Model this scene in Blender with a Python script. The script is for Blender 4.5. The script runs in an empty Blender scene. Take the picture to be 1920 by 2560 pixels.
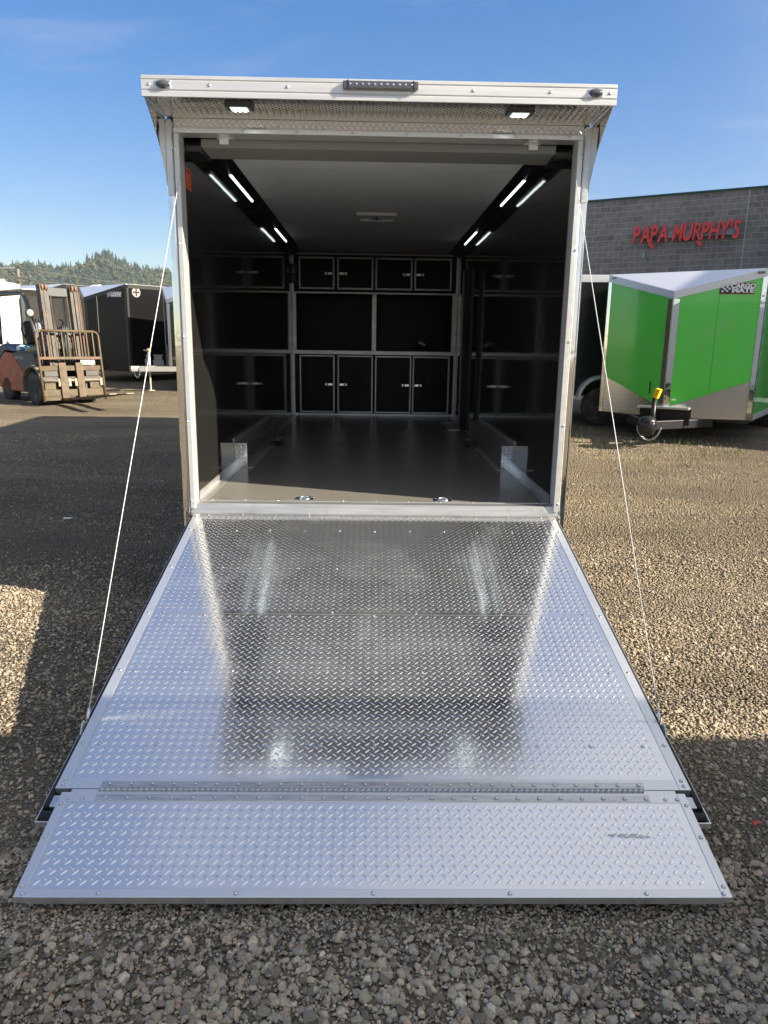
import bpy, bmesh, math, random
import numpy as np
from mathutils import Vector, Matrix, noise
from math import radians as rad, sin, cos, pi

scene = bpy.context.scene
COL = scene.collection
random.seed(7)
rng = np.random.default_rng(7)

# ------------------------------------------------------------------ camera
YAW, PITCH, ROLL = .0187, .2267, .0143
cam_d = bpy.data.cameras.new("camera")
cam = bpy.data.objects.new("camera", cam_d)
COL.objects.link(cam)
fwd = Vector((sin(YAW)*cos(PITCH), cos(YAW)*cos(PITCH), -sin(PITCH)))
r0 = Vector((cos(YAW), -sin(YAW), 0)); u0 = r0.cross(fwd)
rt = cos(ROLL)*r0 + sin(ROLL)*u0
up = -sin(ROLL)*r0 + cos(ROLL)*u0
M = Matrix((rt, up, -fwd)).transposed().to_4x4()
M.translation = Vector((-.0299, -4.8041, 1.83))
cam.matrix_world = M
cam_d.sensor_width = 36.0
cam_d.lens = 1818.13/2560*36.0
cam_d.clip_start = .05
cam_d.clip_end = 6000
scene.camera = cam

# ------------------------------------------------------------------ world and sun
SUN_EL = rad(28.3)
SUN_H = Vector((.9422, -.335, 0)).normalized()
world = bpy.data.worlds.new("World")
scene.world = world
world.use_nodes = True
nt = world.node_tree
nt.nodes.clear()
wo = nt.nodes.new("ShaderNodeOutputWorld")
wb = nt.nodes.new("ShaderNodeBackground")
sky = nt.nodes.new("ShaderNodeTexSky")
sky.sky_type = 'NISHITA'
sky.sun_disc = False
sky.sun_elevation = SUN_EL
sky.sun_rotation = math.atan2(SUN_H.x, SUN_H.y)
sky.air_density = 1.0
sky.dust_density = .15
sky.ozone_density = 1.3
tc = nt.nodes.new("ShaderNodeTexCoord")
sep = nt.nodes.new("ShaderNodeSeparateXYZ")
nt.links.new(tc.outputs["Generated"], sep.inputs[0])
zc = nt.nodes.new("ShaderNodeMath"); zc.operation = 'MAXIMUM'; zc.inputs[1].default_value = 0.0
nt.links.new(sep.outputs[2], zc.inputs[0])
za = nt.nodes.new("ShaderNodeMath"); za.operation = 'ADD'; za.inputs[1].default_value = .22
nt.links.new(zc.outputs[0], za.inputs[0])
dv = nt.nodes.new("ShaderNodeVectorMath"); dv.operation = 'DIVIDE'
cz = nt.nodes.new("ShaderNodeCombineXYZ")
for i in range(3):
    nt.links.new(za.outputs[0], cz.inputs[i])
nt.links.new(tc.outputs["Generated"], dv.inputs[0]); nt.links.new(cz.outputs[0], dv.inputs[1])
mp = nt.nodes.new("ShaderNodeMapping")
mp.inputs["Rotation"].default_value = (0, 0, rad(24))
mp.inputs["Scale"].default_value = (.55, 1.9, .4)
nt.links.new(dv.outputs[0], mp.inputs[0])
cn = nt.nodes.new("ShaderNodeTexNoise")
cn.inputs["Scale"].default_value = 1.7; cn.inputs["Detail"].default_value = 7; cn.inputs["Roughness"].default_value = .62
cn.inputs["Distortion"].default_value = .8
nt.links.new(mp.outputs[0], cn.inputs["Vector"])
cr = nt.nodes.new("ShaderNodeValToRGB")
cr.color_ramp.elements[0].position = .53; cr.color_ramp.elements[0].color = (0, 0, 0, 1)
cr.color_ramp.elements[1].position = .86; cr.color_ramp.elements[1].color = (.34, .34, .34, 1)
nt.links.new(cn.outputs["Fac"], cr.inputs[0])
mx = nt.nodes.new("ShaderNodeMix"); mx.data_type = 'RGBA'
nt.links.new(cr.outputs[0], mx.inputs["Factor"])
hs = nt.nodes.new("ShaderNodeHueSaturation"); hs.inputs["Saturation"].default_value = 1.85; hs.inputs["Hue"].default_value = .518; hs.inputs["Value"].default_value = 1.16
gmn = nt.nodes.new("ShaderNodeGamma"); gmn.inputs["Gamma"].default_value = .66
nt.links.new(sky.outputs[0], gmn.inputs["Color"]); nt.links.new(gmn.outputs[0], hs.inputs["Color"])
# thin high veil on the sunward side of the sky (the ramp mirrors it), broken up by the same streaks
vd = nt.nodes.new("ShaderNodeVectorMath"); vd.operation = 'DOT_PRODUCT'
vd.inputs[1].default_value = (.79, -.35, .50)
nt.links.new(tc.outputs["Generated"], vd.inputs[0])
vr = nt.nodes.new("ShaderNodeMapRange"); vr.interpolation_type = 'SMOOTHSTEP'
vr.inputs["From Min"].default_value = .08; vr.inputs["From Max"].default_value = .55
nt.links.new(vd.outputs["Value"], vr.inputs["Value"])
vn = nt.nodes.new("ShaderNodeMapRange"); vn.inputs["From Min"].default_value = .30; vn.inputs["From Max"].default_value = .62
vn.inputs["To Min"].default_value = .45; vn.inputs["To Max"].default_value = 1.0
nt.links.new(cn.outputs["Fac"], vn.inputs["Value"])
vm_ = nt.nodes.new("ShaderNodeMath"); vm_.operation = 'MULTIPLY'
nt.links.new(vr.outputs[0], vm_.inputs[0]); nt.links.new(vn.outputs[0], vm_.inputs[1])
mv = nt.nodes.new("ShaderNodeMix"); mv.data_type = 'RGBA'
vz = nt.nodes.new("ShaderNodeMapRange"); vz.interpolation_type = 'SMOOTHSTEP'
vz.inputs["From Min"].default_value = .42; vz.inputs["From Max"].default_value = .80; vz.inputs["To Max"].default_value = .38
nt.links.new(sep.outputs[2], vz.inputs["Value"])
vz2 = nt.nodes.new("ShaderNodeMath"); vz2.operation = 'MULTIPLY'
nt.links.new(vz.outputs[0], vz2.inputs[0]); nt.links.new(vn.outputs[0], vz2.inputs[1])
vmax = nt.nodes.new("ShaderNodeMath"); vmax.operation = 'MAXIMUM'
nt.links.new(vm_.outputs[0], vmax.inputs[0]); nt.links.new(vz2.outputs[0], vmax.inputs[1])
nt.links.new(vmax.outputs[0], mv.inputs["Factor"]); nt.links.new(hs.outputs[0], mv.inputs["A"])
mv.inputs["B"].default_value = (3.3, 3.35, 3.45, 1)
nt.links.new(mv.outputs["Result"], mx.inputs["A"])
mx.inputs["B"].default_value = (3.4, 3.5, 3.7, 1)
nt.links.new(mx.outputs["Result"], wb.inputs["Color"])
wb.inputs["Strength"].default_value = .075
nt.links.new(wb.outputs[0], wo.inputs[0])

sun_d = bpy.data.lights.new("sun", 'SUN')
sun_d.energy = 3.8
sun_d.angle = rad(.55)
sun_d.color = (1.0, .90, .74)
sun = bpy.data.objects.new("sun", sun_d)
COL.objects.link(sun)
sdir = Vector((-SUN_H.x*cos(SUN_EL), -SUN_H.y*cos(SUN_EL), -sin(SUN_EL)))
sun.rotation_euler = sdir.to_track_quat('-Z', 'Y').to_euler()
sun.location = (12, -6, 12)

vs = scene.view_settings
vs.view_transform = 'Standard'
vs.look = 'None'
vs.exposure = 1.7
vs.gamma = 1.0
vs.use_curve_mapping = False
scene.render.engine = 'CYCLES'
cy = scene.cycles
cy.use_denoising = True
cy.max_bounces = 8
cy.glossy_bounces = 5
cy.diffuse_bounces = 3
cy.sample_clamp_indirect = 6
cy.caustics_reflective = True
cy.blur_glossy = 1.0
cy.caustics_refractive = False

# ------------------------------------------------------------------ materials
MATS = {}
def mat(name, base=(.5, .5, .5), rough=.5, metal=0.0, spec=.5, emit=None, estr=0.0, coat=0.0, noise_amt=0.0,
        noise_scale=8.0, rough_var=0.0, bump=0.0, bump_scale=40.0, bump_dist=.002, stretch=None, dirt=None, dirt_scale=3.0, dirt_pos=.55):
    if name in MATS:
        return MATS[name]
    m = bpy.data.materials.new(name)
    m.use_nodes = True
    n = m.node_tree.nodes; l = m.node_tree.links
    b = n["Principled BSDF"]
    b.inputs["Base Color"].default_value = (*base, 1)
    b.inputs["Roughness"].default_value = rough
    b.inputs["Metallic"].default_value = metal
    b.inputs["Specular IOR Level"].default_value = spec
    b.inputs["Coat Weight"].default_value = coat
    if emit:
        b.inputs["Emission Color"].default_value = (*emit, 1)
        b.inputs["Emission Strength"].default_value = estr
    if noise_amt or rough_var or bump or dirt:
        t = n.new("ShaderNodeTexCoord")
        vec = t.outputs["Object"]
        if stretch:
            mpn = n.new("ShaderNodeMapping"); mpn.inputs["Scale"].default_value = stretch
            l.new(vec, mpn.inputs[0]); vec = mpn.outputs[0]
        ns = n.new("ShaderNodeTexNoise"); ns.inputs["Scale"].default_value = noise_scale; ns.inputs["Detail"].default_value = 6
        l.new(vec, ns.inputs["Vector"])
        col = None
        if noise_amt:
            mr = n.new("ShaderNodeMapRange")
            mr.inputs["From Min"].default_value = .3; mr.inputs["From Max"].default_value = .7
            mr.inputs["To Min"].default_value = 1-noise_amt; mr.inputs["To Max"].default_value = 1+noise_amt
            l.new(ns.outputs["Fac"], mr.inputs["Value"])
            vm = n.new("ShaderNodeVectorMath"); vm.operation = 'SCALE'
            vm.inputs[0].default_value = base
            l.new(mr.outputs[0], vm.inputs["Scale"])
            col = vm.outputs[0]
        if dirt:
            dn = n.new("ShaderNodeTexNoise"); dn.inputs["Scale"].default_value = dirt_scale; dn.inputs["Detail"].default_value = 9
            dn.inputs["Roughness"].default_value = .65
            l.new(t.outputs["Object"], dn.inputs["Vector"])
            rp = n.new("ShaderNodeValToRGB")
            rp.color_ramp.elements[0].position = dirt_pos; rp.color_ramp.elements[1].position = dirt_pos+.14
            l.new(dn.outputs["Fac"], rp.inputs[0])
            mm = n.new("ShaderNodeMix"); mm.data_type = 'RGBA'
            l.new(rp.outputs[0], mm.inputs["Factor"])
            if col: l.new(col, mm.inputs["A"])
            else: mm.inputs["A"].default_value = (*base, 1)
            mm.inputs["B"].default_value = (*dirt, 1)
            col = mm.outputs["Result"]
        if col is not None:
            l.new(col, b.inputs["Base Color"])
        if rough_var:
            m2 = n.new("ShaderNodeMapRange")
            m2.inputs["From Min"].default_value = .3; m2.inputs["From Max"].default_value = .7
            m2.inputs["To Min"].default_value = max(0, rough-rough_var); m2.inputs["To Max"].default_value = rough+rough_var
            l.new(ns.outputs["Fac"], m2.inputs["Value"]); l.new(m2.outputs[0], b.inputs["Roughness"])
        if bump:
            bn = n.new("ShaderNodeTexNoise"); bn.inputs["Scale"].default_value = bump_scale; bn.inputs["Detail"].default_value = 3
            l.new(vec, bn.inputs["Vector"])
            bp = n.new("ShaderNodeBump"); bp.inputs["Strength"].default_value = bump; bp.inputs["Distance"].default_value = bump_dist
            l.new(bn.outputs["Fac"], bp.inputs["Height"]); l.new(bp.outputs[0], b.inputs["Normal"])
    MATS[name] = m
    return m

ALU = mat("mill_aluminium", (.78, .78, .77), .32, .80, noise_amt=.04, noise_scale=5, rough_var=.06, stretch=(1, .3, 1))
ALU_W = mat("anodised_aluminium", (.68, .675, .665), .40, .5, noise_amt=.04, noise_scale=14, rough_var=.06, stretch=(.2, 4, 4))
ALU_POL = mat("polished_aluminium", (.86, .85, .83), .07, 1, bump=.25, bump_scale=5, bump_dist=.01, rough_var=.03)
ALU_DULL = mat("dull_aluminium", (.62, .62, .62), .42, 1, noise_amt=.1, noise_scale=20, rough_var=.1)
ALU_HINGE = mat("hinge_aluminium", (.60, .59, .57), .33, 1, noise_amt=.18, noise_scale=10, rough_var=.08, stretch=(1, 8, 8))
def tread_mat():
    m = bpy.data.materials.new("tread_plate_aluminium"); m.use_nodes = True
    n = m.node_tree.nodes; l = m.node_tree.links; b = n["Principled BSDF"]
    t = n.new("ShaderNodeTexCoord")
    a = n.new("ShaderNodeTexNoise"); a.inputs["Scale"].default_value = 2.6; a.inputs["Detail"].default_value = 10; a.inputs["Roughness"].default_value = .68
    a.inputs["Distortion"].default_value = .6
    l.new(t.outputs["Object"], a.inputs["Vector"])
    r = n.new("ShaderNodeMapRange"); r.inputs["From Min"].default_value = .46; r.inputs["From Max"].default_value = .74
    l.new(a.outputs["Fac"], r.inputs["Value"])
    f = n.new("ShaderNodeTexNoise"); f.inputs["Scale"].default_value = 45; f.inputs["Detail"].default_value = 5
    mp_ = n.new("ShaderNodeMapping"); mp_.inputs["Scale"].default_value = (.25, 1.6, 1); mp_.inputs["Rotation"].default_value = (0, 0, .5)
    l.new(t.outputs["Object"], mp_.inputs[0]); l.new(mp_.outputs[0], f.inputs["Vector"])
    fr_ = n.new("ShaderNodeMapRange"); fr_.inputs["From Min"].default_value = .52; fr_.inputs["From Max"].default_value = .72
    l.new(f.outputs["Fac"], fr_.inputs["Value"])
    mul = n.new("ShaderNodeMath"); mul.operation = 'MULTIPLY'
    l.new(r.outputs[0], mul.inputs[0]); l.new(fr_.outputs[0], mul.inputs[1])
    ad = n.new("ShaderNodeMath"); ad.operation = 'MULTIPLY_ADD'; ad.inputs[1].default_value = .45
    l.new(r.outputs[0], ad.inputs[0]); l.new(mul.outputs[0], ad.inputs[2])
    ro = n.new("ShaderNodeMath"); ro.operation = 'MULTIPLY_ADD'; ro.inputs[1].default_value = .17; ro.inputs[2].default_value = .10
    l.new(ad.outputs[0], ro.inputs[0]); l.new(ro.outputs[0], b.inputs["Roughness"])
    me_ = n.new("ShaderNodeMath"); me_.operation = 'MULTIPLY_ADD'; me_.inputs[1].default_value = -.13; me_.inputs[2].default_value = .955
    l.new(ad.outputs[0], me_.inputs[0]); l.new(me_.outputs[0], b.inputs["Metallic"])
    b.inputs["Base Color"].default_value = (.80, .805, .81, 1)
    w = n.new("ShaderNodeTexNoise"); w.inputs["Scale"].default_value = 4.5
    l.new(t.outputs["Object"], w.inputs["Vector"])
    bp = n.new("ShaderNodeBump"); bp.inputs["Strength"].default_value = .10; bp.inputs["Distance"].default_value = .01
    l.new(w.outputs["Fac"], bp.inputs["Height"]); l.new(bp.outputs[0], b.inputs["Normal"])
    return m
TREAD = tread_mat()
STEEL = mat("zinc_steel", (.72, .75, .78), .22, 1)
BLACK_WALL = mat("black_gloss_wall", (.018, .017, .016), .07, spec=.4, bump=.10, bump_scale=2.2, bump_dist=.02)
BLACK_PANEL = mat("black_satin_panel", (.006, .006, .007), .34, spec=.12, rough_var=.06, noise_scale=6)
BLACK = mat("black_plastic", (.012, .012, .013), .4)
RUBBER = mat("black_rubber", (.015, .015, .015), .7)
CEIL = mat("grey_ceiling_vinyl", (.80, .82, .82), .55, noise_amt=.03)
CREAM = mat("grey_housing_vinyl", (.20, .20, .185), .5)
WHITE = mat("white_plastic", (.80, .80, .78), .35)
WHITE_P = mat("white_paint", (.82, .81, .77), .35, noise_amt=.03, noise_scale=2)
LED = mat("led_tube", (.9, .9, .9), .4, emit=(.86, 1, .95), estr=.9)
FLOOD = mat("flood_led", (.9, .9, .9), .4, emit=(.90, 1, .94), estr=3.2)
LENS = mat("smoked_lens", (.06, .06, .07), .06, spec=.8, coat=.6)
ORANGE = mat("orange_sticker", (.75, .09, .012), .5)
ORANGE_D = mat("sticker_print", (.25, .02, .005), .5)
CABLE = mat("white_cable", (.66, .66, .63), .45)
GREEN = mat("green_gloss_paint", (.11, .64, .075), .13, coat=.4, bump=.35, bump_scale=1.3, bump_dist=.03, dirt=(.15, .58, .11), dirt_scale=1.6, dirt_pos=.50)
BLKTRL = mat("black_trailer_skin", (.010, .010, .010), .20, spec=.3, bump=.22, bump_scale=1.5, bump_dist=.03)
BLKRAIL = mat("black_trailer_rail", (.035, .033, .03), .35)
ROOFMET = mat("bare_metal_roof", (.78, .79, .82), .42, .55, bump=.3, bump_scale=1.2, bump_dist=.03)
RED_SIGN = mat("red_sign_letter", (.90, .06, .05), .38)
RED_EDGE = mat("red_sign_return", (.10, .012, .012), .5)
NAVY = mat("navy_paint", (.018, .026, .055), .45, dirt=(.10, .09, .075), dirt_scale=5, dirt_pos=.58)
REDBODY = mat("faded_red_paint", (.36, .075, .028), .5, noise_amt=.25, noise_scale=6, dirt=(.22, .15, .09), dirt_scale=4, dirt_pos=.55)
DARKGREY = mat("dark_grey_paint", (.045, .047, .05), .5, dirt=(.12, .11, .09), dirt_scale=5, dirt_pos=.58)
GREYPAINT = mat("grey_guard_paint", (.085, .09, .095), .45, noise_amt=.2, dirt=(.2, .18, .14), dirt_scale=6, dirt_pos=.6)
MUD = mat("muddy_fender", (.15, .125, .09), .8, noise_amt=.25)
RUST = mat("rusty_steel", (.125, .088, .052), .65, noise_amt=.3, noise_scale=10, dirt=(.18, .085, .042), dirt_scale=5, dirt_pos=.5)
MASTFACE = mat("worn_mast_steel", (.075, .070, .060), .55, metal=.2, noise_amt=.25, noise_scale=8, dirt=(.20, .10, .05), dirt_scale=4, dirt_pos=.58)
TYRE = mat("dusty_tyre", (.040, .037, .033), .85, noise_amt=.3, noise_scale=12, dirt=(.11, .095, .075), dirt_scale=6, dirt_pos=.5)
YELLOW = mat("yellow_lock", (.80, .48, .02), .45)
CLOTH_B = mat("blue_cloth", (.03, .22, .38), .8)
CLOTH_O = mat("orange_cloth", (.60, .16, .05), .8)
CLOTH_T = mat("tan_canvas", (.30, .27, .2), .85, noise_amt=.2)
GREENCAP = mat("green_coping", (.012, .075, .065), .45)
MORTAR = mat("grey_mortar", (.45, .43, .40), .9, noise_amt=.1)
POLEWOOD = mat("weathered_pole", (.19, .16, .13), .85, noise_amt=.2)
RED_SCRAP = mat("red_plastic_scrap", (.60, .04, .045), .45)
PAPER = mat("white_paper", (.72, .72, .70), .7)
GLASS_LENS = mat("headlight_glass", (.38, .38, .34), .1, spec=.8)
FOLIAGE_LEAF = None

# floor of the trailer: fine speckle
def floor_mat():
    m = bpy.data.materials.new("speckled_floor"); m.use_nodes = True
    n = m.node_tree.nodes; l = m.node_tree.links; b = n["Principled BSDF"]
    t = n.new("ShaderNodeTexCoord")
    a = n.new("ShaderNodeTexNoise"); a.inputs["Scale"].default_value = 260; a.inputs["Detail"].default_value = 2
    l.new(t.outputs["Object"], a.inputs["Vector"])
    r = n.new("ShaderNodeValToRGB")
    r.color_ramp.elements[0].position = .36; r.color_ramp.elements[0].color = (.105, .097, .086, 1)
    r.color_ramp.elements[1].position = .66; r.color_ramp.elements[1].color = (.36, .335, .295, 1)
    l.new(a.outputs["Fac"], r.inputs[0]); l.new(r.outputs[0], b.inputs["Base Color"])
    b.inputs["Roughness"].default_value = .23
    b.inputs["Specular IOR Level"].default_value = .5
    bp = n.new("ShaderNodeBump"); bp.inputs["Strength"].default_value = .25; bp.inputs["Distance"].default_value = .001
    l.new(a.outputs["Fac"], bp.inputs["Height"]); l.new(bp.outputs[0], b.inputs["Normal"])
    return m
FLOORM = floor_mat()

def ground_patch_nodes(n, l, pos):
    """dust-or-stone mask in world space, shared by the ground sheet and the loose stones"""
    a = n.new("ShaderNodeTexNoise"); a.inputs["Scale"].default_value = .75; a.inputs["Detail"].default_value = 5; a.inputs["Roughness"].default_value = .6
    a.inputs["Distortion"].default_value = .4
    gmp = n.new("ShaderNodeMapping"); gmp.inputs["Scale"].default_value = (.5, 1.5, 1); gmp.inputs["Rotation"].default_value = (0, 0, -.22)
    l.new(pos, gmp.inputs[0]); l.new(gmp.outputs[0], a.inputs["Vector"])
    r = n.new("ShaderNodeValToRGB")
    r.color_ramp.elements[0].position = .43; r.color_ramp.elements[1].position = .61
    l.new(a.outputs["Fac"], r.inputs[0])
    return r.outputs[0]

def tone(n, l, pos, col):
    """broad lighter and darker lanes over the yard"""
    mp_ = n.new("ShaderNodeMapping"); mp_.inputs["Scale"].default_value = (.22, .9, 1); mp_.inputs["Rotation"].default_value = (0, 0, -.15); mp_.inputs["Location"].default_value = (3.3, 1.1, 0)
    l.new(pos, mp_.inputs[0])
    q = n.new("ShaderNodeTexNoise"); q.inputs["Scale"].default_value = .9; q.inputs["Detail"].default_value = 6; q.inputs["Roughness"].default_value = .6
    l.new(mp_.outputs[0], q.inputs["Vector"])
    r_ = n.new("ShaderNodeMapRange"); r_.inputs["From Min"].default_value = .33; r_.inputs["From Max"].default_value = .67
    r_.inputs["To Min"].default_value = .74; r_.inputs["To Max"].default_value = 1.18
    l.new(q.outputs["Fac"], r_.inputs["Value"])
    k = n.new("ShaderNodeVectorMath"); k.operation = 'SCALE'
    l.new(col, k.inputs[0]); l.new(r_.outputs[0], k.inputs["Scale"])
    return k.outputs[0]

def ground_mat():
    m = bpy.data.materials.new("gravel_and_dust"); m.use_nodes = True
    n = m.node_tree.nodes; l = m.node_tree.links; b = n["Principled BSDF"]
    g = n.new("ShaderNodeNewGeometry"); pos = g.outputs["Position"]
    mask = ground_patch_nodes(n, l, pos)
    v = n.new("ShaderNodeTexVoronoi"); v.inputs["Scale"].default_value = 52; v.inputs["Randomness"].default_value = 1
    l.new(pos, v.inputs["Vector"])
    stone = n.new("ShaderNodeValToRGB")
    stone.color_ramp.elements[0].color = (.17, .148, .117, 1); stone.color_ramp.elements[1].color = (.52, .42, .29, 1)
    e = stone.color_ramp.elements.new(.5); e.color = (.33, .275, .20, 1)
    sx = n.new("ShaderNodeSeparateColor"); l.new(v.outputs["Color"], sx.inputs[0])
    l.new(sx.outputs[0], stone.inputs[0])
    f = n.new("ShaderNodeTexNoise"); f.inputs["Scale"].default_value = 60; f.inputs["Detail"].default_value = 6
    l.new(pos, f.inputs["Vector"])
    dust = n.new("ShaderNodeValToRGB")
    dust.color_ramp.elements[0].position = .3; dust.color_ramp.elements[0].color = (.33, .265, .175, 1)
    dust.color_ramp.elements[1].position = .72; dust.color_ramp.elements[1].color = (.55, .455, .31, 1)
    l.new(f.outputs["Fac"], dust.inputs[0])
    mix = n.new("ShaderNodeMix"); mix.data_type = 'RGBA'
    mr = n.new("ShaderNodeMapRange"); mr.inputs["To Min"].default_value = .35; mr.inputs["To Max"].default_value = .95
    l.new(mask, mr.inputs["Value"]); l.new(mr.outputs[0], mix.inputs["Factor"])
    l.new(stone.outputs[0], mix.inputs["A"]); l.new(dust.outputs[0], mix.inputs["B"])
    # sparse grass tint and large colour drift far out
    gn = n.new("ShaderNodeTexNoise"); gn.inputs["Scale"].default_value = .35; gn.inputs["Detail"].default_value = 8
    l.new(pos, gn.inputs["Vector"])
    gr = n.new("ShaderNodeValToRGB"); gr.color_ramp.elements[0].position = .60; gr.color_ramp.elements[1].position = .78
    gr.color_ramp.elements[1].color = (.35, .35, .35, 1)
    l.new(gn.outputs["Fac"], gr.inputs[0])
    mix2 = n.new("ShaderNodeMix"); mix2.data_type = 'RGBA'
    l.new(gr.outputs[0], mix2.inputs["Factor"]); l.new(mix.outputs["Result"], mix2.inputs["A"])
    mix2.inputs["B"].default_value = (.16, .15, .06, 1)
    l.new(tone(n, l, pos, mix2.outputs["Result"]), b.inputs["Base Color"])
    b.inputs["Roughness"].default_value = .95; b.inputs["Specular IOR Level"].default_value = .15
    bp = n.new("ShaderNodeBump"); bp.inputs["Strength"].default_value = .9; bp.inputs["Distance"].default_value = .013
    inv = n.new("ShaderNodeMath"); inv.operation = 'MULTIPLY_ADD'; inv.inputs[1].default_value = -18; inv.inputs[2].default_value = .5
    l.new(v.outputs["Distance"], inv.inputs[0])
    ad = n.new("ShaderNodeMath"); ad.operation = 'ADD'
    l.new(inv.outputs[0], ad.inputs[0]); l.new(f.outputs["Fac"], ad.inputs[1])
    l.new(ad.outputs[0], bp.inputs["Height"]); l.new(bp.outputs[0], b.inputs["Normal"])
    return m

def stone_mat():
    m = bpy.data.materials.new("crushed_stone"); m.use_nodes = True
    n = m.node_tree.nodes; l = m.node_tree.links; b = n["Principled BSDF"]
    oi = n.new("ShaderNodeObjectInfo")
    r = n.new("ShaderNodeValToRGB"); r.color_ramp.interpolation = 'LINEAR'
    cols = [(0, (.075, .066, .055)), (.14, (.17, .146, .115)), (.32, (.40, .335, .245)), (.50, (.25, .218, .178)), (.66, (.48, .385, .26)), (.78, (.30, .265, .222)),
            (.88, (.60, .49, .34)), (.93, (.38, .225, .15)), (.97, (.36, .305, .225)), (1, (.65, .57, .43))]
    els = r.color_ramp.elements
    els[0].position, els[0].color = cols[0][0], (*cols[0][1], 1)
    els[1].position, els[1].color = cols[-1][0], (*cols[-1][1], 1)
    for p, c in cols[1:-1]:
        e = els.new(p); e.color = (*c, 1)
    l.new(oi.outputs["Random"], r.inputs[0])
    g = n.new("ShaderNodeNewGeometry"); pos = g.outputs["Position"]
    ns = n.new("ShaderNodeTexNoise"); ns.inputs["Scale"].default_value = 120; ns.inputs["Detail"].default_value = 6
    l.new(pos, ns.inputs["Vector"])
    mr = n.new("ShaderNodeMapRange"); mr.inputs["From Min"].default_value = .3; mr.inputs["From Max"].default_value = .7
    mr.inputs["To Min"].default_value = .68; mr.inputs["To Max"].default_value = 1.28
    l.new(ns.outputs["Fac"], mr.inputs["Value"])
    vm = n.new("ShaderNodeVectorMath"); vm.operation = 'SCALE'
    l.new(r.outputs[0], vm.inputs[0]); l.new(mr.outputs[0], vm.inputs["Scale"])
    mask = ground_patch_nodes(n, l, pos)
    mk = n.new("ShaderNodeMath"); mk.operation = 'MULTIPLY'; mk.inputs[1].default_value = .36
    l.new(mask, mk.inputs[0])
    mx2 = n.new("ShaderNodeMix"); mx2.data_type = 'RGBA'
    l.new(mk.outputs[0], mx2.inputs["Factor"]); l.new(vm.outputs[0], mx2.inputs["A"])
    mx2.inputs["B"].default_value = (.44, .36, .245, 1)
    l.new(tone(n, l, pos, mx2.outputs["Result"]), b.inputs["Base Color"])
    b.inputs["Roughness"].default_value = .85; b.inputs["Specular IOR Level"].default_value = .25
    bp = n.new("ShaderNodeBump"); bp.inputs["Strength"].default_value = .5; bp.inputs["Distance"].default_value = .003
    l.new(ns.outputs["Fac"], bp.inputs["Height"]); l.new(bp.outputs[0], b.inputs["Normal"])
    return m

def block_mat():
    m = bpy.data.materials.new("dark_concrete_block"); m.use_nodes = True
    n = m.node_tree.nodes; l = m.node_tree.links; b = n["Principled BSDF"]
    oi = n.new("ShaderNodeObjectInfo")
    g = n.new("ShaderNodeNewGeometry")
    ns = n.new("ShaderNodeTexNoise"); ns.inputs["Scale"].default_value = 7; ns.inputs["Detail"].default_value = 8
    l.new(g.outputs["Position"], ns.inputs["Vector"])
    ad = n.new("ShaderNodeMath"); ad.operation = 'MULTIPLY_ADD'; ad.inputs[1].default_value = .30
    l.new(oi.outputs["Random"], ad.inputs[0]); l.new(ns.outputs["Fac"], ad.inputs[2])
    r = n.new("ShaderNodeValToRGB")
    r.color_ramp.elements[0].position = .35; r.color_ramp.elements[0].color = (.165, .148, .130, 1)
    r.color_ramp.elements[1].position = 1.0; r.color_ramp.elements[1].color = (.34, .31, .278, 1)
    l.new(ad.outputs[0], r.inputs[0]); l.new(r.outputs[0], b.inputs["Base Color"])
    b.inputs["Roughness"].default_value = .9
    return m

def attr_mat(name, rough=.8, attr="col"):
    m = bpy.data.materials.new(name); m.use_nodes = True
    n = m.node_tree.nodes; l = m.node_tree.links; b = n["Principled BSDF"]
    a = n.new("ShaderNodeAttribute"); a.attribute_name = attr
    l.new(a.outputs["Color"], b.inputs["Base Color"])
    b.inputs["Roughness"].default_value = rough; b.inputs["Specular IOR Level"].default_value = .1
    return m

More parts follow.
